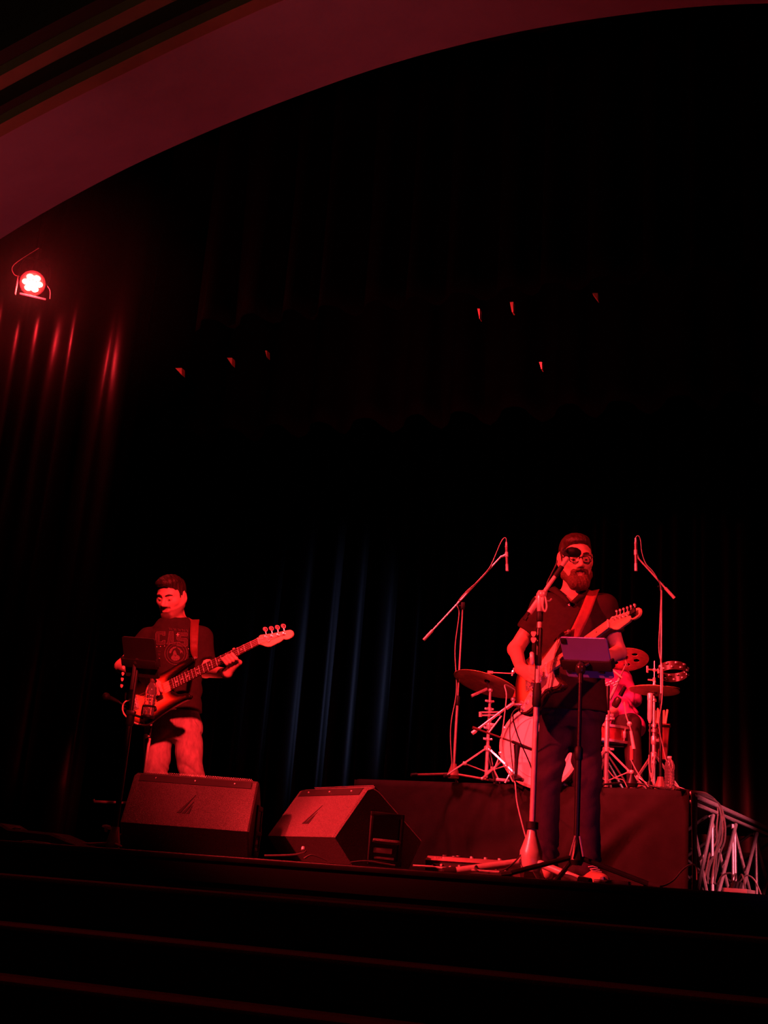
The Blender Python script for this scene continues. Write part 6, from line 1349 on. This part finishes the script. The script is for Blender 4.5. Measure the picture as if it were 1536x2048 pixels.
# ------------------------------------------------------------------ the bassist
def build_bassist():
    D = DBs; root = thing('person', 'dark haired person in printed black tee and light jeans playing bass', 'person', (P(345, 1700, D)[0], D, 0)); off = np.array(root.location)
    yaw = .06
    nb = P(356, 1240, D + .03); hc = P(343, 1195, D - .03); R = face_frame((-.30, -.86, -.40), radians(0))
    SR, SL = P(296, 1277, D + .03), P(404, 1275, D + .02)
    ER, WR = P(243, 1333, D + .05), P(292, 1357, D - .34)
    EL, WL = P(412, 1342, D + .02), BG(.600, -.072, -.045)
    rows_px = [(1236, 356, .078, .062), (1244, 354, .112, .080), (1258, 352, .148, .10), (1285, 352, .170, .118), (1320, 353, .168, .118), (1360, 354, .150, .115), (1400, 353, .145, .112), (1421, 354, .146, .112), (1435, 354, .15, .112)]
    def rows(g): return [(P(x, y, D + .02)[2], P(x, y, D + .02)[0], P(x, y, D + .02)[1], a + g, b + g) for y, x, a, b in rows_px]
    b = Solid((off[0] - .52, D - .62, -.01), (off[0] + .62, D + .34, 1.76), .0050)
    b.loft(rows(-.012), .03, yaw)
    b.cap(nb - ZU * .03, hc + R @ V(0, -.02, -.05), .062, .054, .03)
    put_head(b, hc, R, 1.04)
    for S_, E_, W_ in ((SR, ER, WR), (SL, EL, WL)):
        b.ell(S_, (.052, .052, .052), None, .04); b.cap(S_, E_, .048, .039, .02); b.cap(E_, W_, .041, .028, .02)
    fp = lambda *a: [P(x, y, d) for x, y, d in a]
    # plucking hand over the strings, fingers pointing down to them
    kn = fp((312, 1362, 7.02), (309, 1368, 7.015), (305, 1374, 7.02), (300, 1379, 7.03))
    for q in kn: b.cap(WR, q, .026, .0145, .018)
    b.chain([kn[0]] + fp((319, 1373, 7.00), (323, 1382, 7.01), (323.5, 1389, 7.04)), [.0115, .0105, .0095, .008], .005)
    b.chain([kn[1]] + fp((314, 1378, 7.01), (317, 1388, 7.025), (317, 1394, 7.055)), [.0115, .0105, .0095, .008], .005)
    b.chain([kn[2]] + fp((308, 1382, 7.015), (310, 1390, 7.03), (309, 1396, 7.05)), [.011, .010, .009, .0078], .005)
    b.chain([kn[3]] + fp((302, 1386, 7.03), (303, 1392, 7.04), (301, 1396, 7.05)), [.010, .009, .008, .0072], .005)
    b.chain(fp((296, 1354, 7.08), (308, 1358, 7.06), (319, 1367, 7.065), (325, 1375, 7.075)), [.018, .0140, .0115, .009], .010)
    fret_hand(b, BG, .655, WL, .024, 1.08)
    HR, HL = P(318, 1450, D + .02), P(376, 1450, D + .02); KR, KL = P(312, 1560, D - .02), P(382, 1562, D - .02); AR, AL = P(300, 1672, D + .03), P(392, 1674, D + .03)
    for H, K_, A in ((HR, KR, AR), (HL, KL, AL)): b.cap(H, K_, .074, .047, .03); b.cap(K_, A, .048, .034, .03); b.cap(A, V(A[0], A[1] - .03, .05), .034, .034, .02)
    def skin(p):
        q = (p - hc) @ R / 1.04; c = np.tile(np.array([.66, .42, .36]), (len(p), 1))
        n_ = np.sin(q[:, 0] * 900) * np.sin(q[:, 2] * 1100 + q[:, 1] * 700) * .04
        jaw = np.clip((-.048 - q[:, 2] + .35 * np.clip(.05 - q[:, 1], -.05, .06)) / .012, 0, 1) * np.clip((q[:, 2] + .16) / .03, 0, 1) * np.clip((q[:, 1] + .02) / .02, 0, 1)
        mus = np.exp(-((q[:, 2] + .047) / .007) ** 2) * (np.abs(q[:, 0]) < .034) * (q[:, 1] > .06)
        gt_ = np.exp(-((q[:, 2] + .098) / .018) ** 2) * np.exp(-(q[:, 0] / .026) ** 2) * (q[:, 1] > .04)
        lips = ((np.abs(q[:, 0]) < .022) & (np.abs(q[:, 2] + .064) < .009) & (q[:, 1] > .07))
        w = np.clip(.60 * jaw + .95 * mus + .85 * gt_ + n_ * jaw, 0, .92); w[lips] = .25
        c = c * (1 - w[:, None]) + np.array([.06, .03, .025]) * w[:, None]; return c
    b.mesh('body', M_skin, root, off, skin)
    L = lambda x, y, z: hc + R @ (V(x, y, z) * 1.04)
    eyes(root, L, R, 1.04, (.1, 1, -.5))
    for x in (-1, 1): mb = W(root); mb.tube(smooth_path([L(x * .010, .094, .024), L(x * .030, .090, .030), L(x * .052, .073, .026)], 4), [.0048] * 8 + [.003], 6); mb.build('eyebrow', M_hair, root)
    h = Solid(hc - .18, hc + .20, .0045)
    h.ell(L(0, -.014, .050), (.084, .104, .085), R, .01); h.ell(L(-.004, .030, .104), (.066, .068, .038), R, .03); h.ell(L(.006, .070, .098), (.054, .036, .024), R, .022); h.ell(L(0, -.055, .002), (.072, .052, .078), R, .02)
    h.half(L(0, .0, .016), R @ nrm(V(0, .60, -.80)))
    h.cap(L(-.055, .090, .050), L(.055, .090, .050), .027, .027, .008, 'cut')
    for x in (-1, 1): h.cap(L(x * .068, .072, .026), L(x * .082, .066, .070), .022, .014, .008, 'cut'); h.ell(L(x * .084, -.006, -.002), (.018, .025, .036), R, .006, 'cut'); h.ell(L(x * .0695, .012, .014), (.0105, .021, .032), R, .014)
    h.wrinkle(lambda X, Y, Z: sn(X, Y, Z, (.0013, 210, 90, 60, 0), (.0012, 120, 200, 110, 1)))
    h.mesh('hair', M_hair, root, off)
    # t-shirt
    wr = None
    s = Solid((off[0] - .44, D - .22, .84), (off[0] + .44, D + .30, 1.50), .0058)
    s.loft([r for r in rows(.006) if r[0] > P(354, 1424, D + .02)[2] - .001], .03, yaw, wr)
    for S_, E_, e_ in ((SR, ER, .62), (SL, EL, .66)):
        ax = nrm(E_ - S_); en = S_ + (E_ - S_) * e_; s.ell(S_, (.060, .058, .056), None, .05); s.cap(S_, en + ax * .05, .062, .068, .035, clip=(en, ax))
    s.cap(nb + V(-.004, -.02, .035), nb + V(-.01, -.03, .12), .072, .075, .012, 'cut')
    s.wrinkle(lambda X, Y, Z: np.exp(-((Z - 1.36) / .06) ** 2) * np.clip((off[0] + .02 - X) / .1, 0, 1) * folds(X, Y, Z, .010, 4, 18, (.35, 0), 21) + np.exp(-((Z - 1.0) / .12) ** 2) * folds(X, Y, Z, .006, 4, 12, (.4, 0), 22) + .0012 * vnoise(X * 25, Y * 25, Z * 25, 23))
    sh = s.mesh('t_shirt', mat('black_tee_cloth', (.028, .016, .016), .85, 0, .12, 40, .25, 240, .25), root, off)
    tree = bvh_of(sh)
    mb = W(root); mb.torus(nb + V(-.004, -.018, .002), nrm(V(-.02, -.34, 1)), .068, .0075, 28, 8); mb.build('neckband', MATS['black_tee_cloth'], root)
    # jeans
    t = Solid((off[0] - .32, D - .24, .0), (off[0] + .32, D + .30, .98), .0060)
    t.loft([(P(x, y, D + .02)[2], P(x, y, D + .02)[0], D + .025, a, b2) for y, x, a, b2 in ((1416, 350, .150, .112), (1440, 349, .158, .120), (1462, 348, .150, .118), (1480, 348, .09, .09))], .03, yaw)
    for H, K_, A in ((HR, KR, AR), (HL, KL, AL)):
        t.cap(H - ZU * .02, K_, .088, .072, .030); t.cap(K_, A + ZU * .02, .072, .062, .03); t.cap(A + ZU * .05, A - ZU * .05, .062, .066, .02, clip=(V(0, 0, .05), V(0, 0, -1)))
    t.wrinkle(lambda X, Y, Z: np.exp(-((Z - .42) / .14) ** 2) * folds(X, Y, Z, .021, 5, 14, (.7, .1), 31) + np.exp(-((Z - .74) / .12) ** 2) * folds(X, Y, Z, .009, 5, 12, (1.1 * np.sign(X - off[0] - .01), 0), 32) + .0012 * vnoise(X * 40, Y * 40, Z * 18, 33))
    je = t.mesh('jeans', mat('light_denim', (.33, .25, .25), .8, 0, .22, 45, .35, 380, .2, stretch=(1, 1, .4)), root, off)
    jt = bvh_of(je)
    def onj(x, y):
        o_ = P(x, y, D - .5); d_ = nrm(P(x, y, D) - CAMP); hit = jt.ray_cast(Vector(o_), Vector(d_), 1.0); return (np.array(hit[0]) - d_ * .002) if hit[0] is not None else None
    for pts in ([(351, 1420), (351, 1440), (352, 1462), (353, 1476)], [(346, 1421), (345, 1440), (348, 1462), (352, 1474)], [(346, 1424), (360, 1424), (380, 1427), (396, 1430)], [(386, 1429), (390, 1442), (397, 1452)]):
        q = [onj(*p_) for p_ in pts]; q = [x for x in q if x is not None]
        if len(q) > 1: mb = W(root); mb.tube(smooth_path(q, 5), .0018, 5); mb.build('seam', mat('denim_seam', (.30, .22, .22), .8, 0, .1, 30), je)
    for A, dr in ((AR, nrm(V(-.45, -.9, 0))), (AL, nrm(V(.3, -.95, 0)))):
        c = V(A[0], A[1], 0); pd = V(-dr[1], dr[0], 0); Rm = np.array([dr, pd, ZU]).T; s2 = Solid(c - .30, c + V(.30, .30, .20), .007)
        s2.ell(c + dr * -.02 + ZU * .065, (.075, .045, .060), Rm, .02); s2.ell(c + dr * .09 + ZU * .045, (.105, .046, .042), Rm, .03); s2.ell(c + dr * .155 + ZU * .035, (.055, .043, .030), Rm, .03); s2.half(V(0, 0, .012), -ZU)
        so = s2.mesh('shoe', MATS['dark_shoe_leather'], root, off)
        mb = W(root); mb.prism([tuple(q_) for q_ in smooth_path([(-.10, -.038), (0, -.044), (.10, -.05), (.18, -.046), (.215, -.02), (.215, .02), (.18, .046), (.10, .05), (0, .044), (-.10, .038)], 3, True)], (c, dr, pd, ZU), .001, .022, .004); mb.build('sole', M_rubber, so)
    # watch band on the fretting wrist
    wd_ = nrm(WL - EL); mb = W(root); mb.torus(WL - wd_ * .015, wd_, .0295, .008, 20, 6); mb.build('wristband', M_blackmatte, root)
    # shirt print
    M_ink = mat('faded_red_print', (.055, .022, .025), .8, 0, .35, 140); M_ink2 = mat('pale_print', (.15, .08, .09), .8, 0, .4, 160); M_white = mat('white_print_dot', (.85, .7, .7), .7, 0, .05, 20)
    def onto(x, y, lift=.0022):
        o_ = P(x, y, D - .6); d_ = nrm(P(x, y, D) - CAMP); hit = tree.ray_cast(Vector(o_), Vector(d_), 1.0)
        return None if hit[0] is None else np.array(hit[0]) - d_ * lift
    def inside(p, poly):
        c = False; j = len(poly) - 1
        for i in range(len(poly)):
            (xi, yi), (xj, yj) = poly[i], poly[j]
            if (yi > p[1]) != (yj > p[1]) and p[0] < (xj - xi) * (p[1] - yi) / (yj - yi) + xi: c = not c
            j = i
        return c
    def fill(mb, poly, st=.8):
        xs = [p_[0] for p_ in poly]; ys = [p_[1] for p_ in poly]; nx_, ny_ = int((max(xs) - min(xs)) / st) + 1, int((max(ys) - min(ys)) / st) + 1
        for i in range(nx_):
            for j in range(ny_):
                x0, y0 = min(xs) + i * st, min(ys) + j * st
                if not inside((x0 + st / 2, y0 + st / 2), poly): continue
                q = [onto(x0 + a_ * st, y0 + b_ * st, .0016) for a_, b_ in ((0, 0), (0, 1), (1, 1), (1, 0))]
                if all(v is not None for v in q): mb.add(q, [(0, 1, 2, 3)])
    def line(mb, pts, r, closed=True, seg=3):
        pts = list(pts) + ([pts[0]] if closed else []); out = []
        for (a_, b_) in zip(pts[:-1], pts[1:]):
            for k in range(seg): out.append((a_[0] + (b_[0] - a_[0]) * k / seg, a_[1] + (b_[1] - a_[1]) * k / seg))
        out.append(pts[-1]); q = [onto(*p_) for p_ in out]; q = [v for v in q if v is not None]
        if len(q) > 1: mb.tube(q, r, 5)
    LET = {'C': [(.14, 1), (1, 1), (1, .68), (.76, .68), (.70, .80), (.36, .80), (.36, .20), (.70, .20), (.76, .32), (1, .32), (1, 0), (.14, 0), (0, .12), (0, .88)],
           'A': [(.30, 1), (.74, 1), (.80, .12), (1, .10), (1, 0), (.58, 0), (.60, .24), (.42, .24), (.36, .02), (.0, .0), (.0, .10), (.10, .12)],
           'S': [(.14, 1), (1, 1), (1, .76), (.34, .76), (.34, .60), (.90, .60), (1, .5), (1, .1), (.88, 0), (.02, 0), (.02, .30), (.30, .30), (.30, .20), (.70, .20), (.70, .40), (.12, .40), (0, .5), (0, .88)],
           'I': [(0, 1), (1, 1), (1, .9), (.8, .88), (.8, .12), (1, .10), (1, 0), (0, 0), (0, .1), (.2, .12), (.2, .88), (0, .9)]}
    for ch, x0, x1, y0, y1, sk in (('C', 311.5, 330, 1263.5, 1289, -.5), ('A', 333.5, 350.5, 1263, 1288.5, -.5), ('S', 353.5, 375, 1265, 1292, 1), ('I', 380, 389, 1267, 1293, 1)):
        pl = [(x0 + (x1 - x0) * a_, y1 - (y1 - y0) * b_ + sk * a_) for a_, b_ in LET[ch]]
        mb = W(root); fill(mb, pl); lt = mb.build('letter', M_ink, sh, sharp=180)
        mb = W(root); line(mb, pl, .0015); lt2 = mb.build('letter_outline', M_ink2, sh)
    for k, xx in enumerate((338, 343, 347, 351, 356, 360, 364, 369, 373)):
        mb = W(root); y_ = 1257.5 + .12 * (xx - 338); line(mb, [(xx, y_ - 2), (xx + .6, y_ + 2.2)] if k % 2 else [(xx - 1, y_ - 1.8), (xx + 2, y_ - 1.6), (xx + 2, y_ + 2.2)], .0012, False); mb.build('small_letter', M_ink2, sh)
    mb = W(root); line(mb, [(352.5, 1269), (358.5, 1269.2)], .0018, False); line(mb, [(355.3, 1266), (355.7, 1272.6)], .0018, False); mb.build('cross_mark', M_white, sh)
    for r_, w_ in ((22.5, .0018), (17.5, .0012)):
        mb = W(root); line(mb, [(352 + r_ * cos(a_), 1307 + r_ * sin(a_)) for a_ in [2 * pi * i / 24 for i in range(24)]], w_, True, 2); mb.build('emblem_ring', M_ink2, sh)
    mb = W(root); fill(mb, [(351 + 8.8 * cos(a_), 1315.5 + 6.2 * sin(a_)) for a_ in [2 * pi * i / 18 for i in range(18)]], .5); fill(mb, [(347, 1303), (350, 1300), (352.5, 1305), (354, 1312), (345, 1312)], .5); mb.build('emblem_muzzle', M_ink2, sh, sharp=180)
    mb = W(root); fill(mb, [(338, 1305), (341, 1298), (347, 1293.5), (352.5, 1293), (352, 1295.5), (346, 1298), (343, 1304), (341, 1307)], .5); fill(mb, [(353.5, 1294), (360, 1297), (365, 1303), (367, 1309), (363.5, 1303.5), (361, 1308), (360, 1301), (356, 1297.5)], .5); mb.build('emblem_ears', M_ink2, sh, sharp=180)
    mb = W(root); fill(mb, [(348.5, 1311), (353, 1311), (351, 1314)], .5); mb.build('emblem_nose', MATS['black_tee_cloth'], sh, sharp=180)
    for (x, y) in ((313.5, 1293.5), (321, 1292.8), (329, 1292), (377, 1297.5), (319, 1317), (319.5, 1322)):
        q = onto(x, y)
        if q is not None: mb = W(root); mb.ball(q, .0026, 6); mb.build('print_dot', M_white, sh)
    for (xa, xb, y) in ((377, 383, 1306), (378, 383, 1308.5), (376.5, 383, 1310.5), (316, 321, 1302), (316, 321, 1308), (317, 320, 1310)):
        mb = W(root); line(mb, [(xa, y), (xb, y + .4)], .0011, False); mb.build('small_letter', M_ink2, sh)
    # strap of the bass
    mb, th = ribbon(bt, [BG(-.09, 0, -.03), P(285, 1370, D + .16), P(330, 1300, D + .22), P(376, 1250, D + .14), P(389, 1239, D + .03), P(389, 1250, D - .08), P(388, 1275, D - .14), P(388, 1300, D - .16), BG(.438, .098, -.02)], [.05, .05, .05, .055, .055, .052, .05, .045, .024], (1, .1, .12), .003, tree, yfront=D + .07)
    so = mb.build('strap', mat('dark_red_strap', (.17, .05, .04), .6, 0, .1, 60, .3, 300), bt, sharp=180); md = so.modifiers.new('web', 'SOLIDIFY'); md.thickness = .003
    return root
build_bassist()
pj = P(302, 1441, 7.10)
t = thing('bass_cable', 'pale cable looping from the bass around the tablet stand pole', 'cable', pj)
mb = W(t); mb.tube(smooth_path([P(302, 1449, 7.08), P(285, 1450, 7.05), P(266, 1444, 7.04), P(254, 1435, 7.04), P(246, 1423, 7.04), P(246, 1410, 7.04), P(253, 1402, 7.05), P(266, 1402, 7.3)], 6), .0045, 7); mb.build('cable', mat('cream_cable', (.8, .65, .55), .5, 0, .1, 30), t)
mb = W(t); mb.cyl(P(302, 1440, 7.09), P(302, 1451, 7.08), .007, n=8); mb.build('plug', M_chrome, t)

# ------------------------------------------------------------------ the drummer
def build_drummer():
    D = 9.05; root = thing('person', 'seated drummer in bright pink shirt behind the guitarist tablet, holding sticks', 'person', (P(1212, 1500, D)[0], D, RZ)); off = np.array(root.location)
    zc = lambda y: P(1212, y, D)[2]
    pel = P(1210, 1462, D + .10); pel[2] = RZ + .585
    nb = P(1206, 1334, D - .02); hc = P(1198, 1296, D - .06); R = face_frame((-.25, -.92, -.22), 0)
    SR, SL = P(1166, 1356, D), P(1243, 1356, D)
    ER, WR = P(1158, 1408, D - .10), P(1204, 1338, 8.72)
    EL, WL = P(1266, 1399, D - .02), P(1216, 1428, 8.78)
    b = Solid((off[0] - .5, D - .85, RZ), (off[0] + .5, D + .45, RZ + 1.40), .0085)
    tr = [(pel[2] - .06, pel[0], D + .08, .16, .12), (pel[2] + .10, pel[0], D + .06, .15, .115), (zc(1385), P(1206, 1385, D)[0], D + .03, .165, .115), (zc(1352), P(1205, 1352, D)[0], D, .17, .10), (zc(1340), nb[0], D, .10, .075)]
    b.loft(tr, .03); b.cap(nb - ZU * .02, hc - ZU * .05, .06, .055, .03); put_head(b, hc, R, 1.0)
    for S_, E_, W_ in ((SR, ER, WR), (SL, EL, WL)): b.ell(S_, (.06, .06, .06), None, .04); b.cap(S_, E_, .05, .042, .03); b.cap(E_, W_, .042, .028, .02)
    for W_, up in ((WR, V(.5, -.6, .5)), (WL, V(-.5, -.75, -.1))):
        u = nrm(up); sd2 = nrm(np.cross(u, ZU))
        for k in range(4): m_ = W_ + u * .085 + sd2 * (k - 1.5) * .019; b.cap(W_, m_, .022, .012, .015); b.chain([m_, m_ + u * .02 - ZU * .028, m_ - u * .012 - ZU * .034], [.011, .0105, .009], .006)
        b.chain([W_ + u * .02, W_ + u * .055 + sd2 * .04, W_ + u * .085 + sd2 * .03 - ZU * .02], [.016, .012, .009], .008)
    KL, KR = P(1262, 1462, D - .42), P(1150, 1462, D - .42); KL[2] = KR[2] = RZ + .52; AL, AR = V(KL[0] + .03, KL[1] - .02, RZ + .10), V(KR[0], KR[1] - .05, RZ + .10)
    for H, K_, A in ((pel + V(.09, -.02, -.02), KL, AL), (pel + V(-.09, -.02, -.02), KR, AR)): b.cap(H, K_, .07, .05, .03); b.cap(K_, A, .048, .036, .03)
    b.mesh('body', M_skin, root, off, lambda p: np.tile(np.array([.66, .43, .36]), (len(p), 1)))
    L = lambda x, y, z: hc + R @ V(x, y, z); eyes(root, L, R, 1.0)
    h = Solid(hc - .18, hc + .2, .008); h.ell(L(0, -.014, .052), (.086, .105, .086), R, .01); h.half(L(0, .0, .016), R @ nrm(V(0, .62, -.78))); h.cap(L(-.055, .092, .048), L(.055, .092, .048), .028, .028, .008, 'cut'); h.mesh('hair', M_hair, root, off)
    s = Solid((off[0] - .46, D - .5, RZ + .40), (off[0] + .46, D + .40, RZ + 1.10), .0065)
    wr = None
    s.loft([(z, x, y, a + .016, c_ + .016) for z, x, y, a, c_ in tr], .03, 0, wr)
    for S_, E_, W_, e_ in ((SR, ER, WR, .30), (SL, EL, WL, .62)):
        s.ell(S_, (.072, .068, .066), None, .045); s.cap(S_, E_, .068, .060, .03); ax = nrm(W_ - E_); en = E_ + (W_ - E_) * e_; s.cap(E_, en + ax * .05, .060, .056, .02, clip=(en, ax))
    s.ell(pel + V(.05, -.16, .055), (.17, .17, .055), None, .05); s.cap(pel + V(.09, -.02, -.02), pel + V(.09, -.02, -.02) + (KL - pel) * .62, .098, .085, .05)
    s.wrinkle(lambda X, Y, Z: folds(X, Y, Z, .008, 7, 11, (1.1, .2), 41) + .002 * vnoise(X * 25, Y * 25, Z * 25, 42))
    s.mesh('shirt', mat('pink_shirt_cloth', (.72, .10, .50), .85, 0, .08, 30, .25, 160, .2), root, off)
    t = Solid((off[0] - .45, D - .75, RZ), (off[0] + .45, D + .35, RZ + .75), .0085)
    t.ell(pel, (.18, .14, .11), None, .04)
    for H, K_, A in ((pel + V(.09, -.02, -.02), KL, AL), (pel + V(-.09, -.02, -.02), KR, AR)): t.cap(H, K_, .088, .068, .03); t.cap(K_, A, .066, .056, .03, clip=(V(0, 0, RZ + .07), V(0, 0, -1)))
    t.mesh('trousers', mat('dark_trousers', (.05, .026, .03), .8, 0, .12, 30, .25, 200, .2), root, off)
    for A in (AL, AR):
        c = V(A[0], A[1], RZ); s2 = Solid(c - V(.2, .3, 0), c + V(.2, .2, .2), .009); s2.ell(c + V(0, -.01, .06), (.045, .07, .06), None, .02); s2.ell(c + V(0, -.11, .045), (.045, .10, .042), None, .03); s2.half(V(0, 0, RZ + .006), -ZU); s2.mesh('shoe', MATS['dark_shoe_leather'], root, off)
    return WR, WL
WRd, WLd = build_drummer()
for k, (a_, b_, lab) in enumerate(((P(1214, 1331, 8.66), P(1243.5, 1355, 8.52), 'pale drumstick angled down in the drummer raised hand'), (WLd + V(-.06, -.07, -.02), P(1200, 1440, 8.45), 'drumstick held low over the snare in the drummer other hand'))):
    t = thing('drumstick', lab, 'drumstick', a_); d_ = b_ - a_
    mb = W(t); mb.tube([a_ - d_ * (.6 if k == 0 else .2), a_, b_ - d_ * .12, b_ - d_ * .03, b_], [.0075, .0078, .0070, .0052, .0045], 10); mb.build('shaft', M_wood, t)
    mb = W(t); mb.ball(b_, .0062, 8); mb.build('tip', M_wood, t)
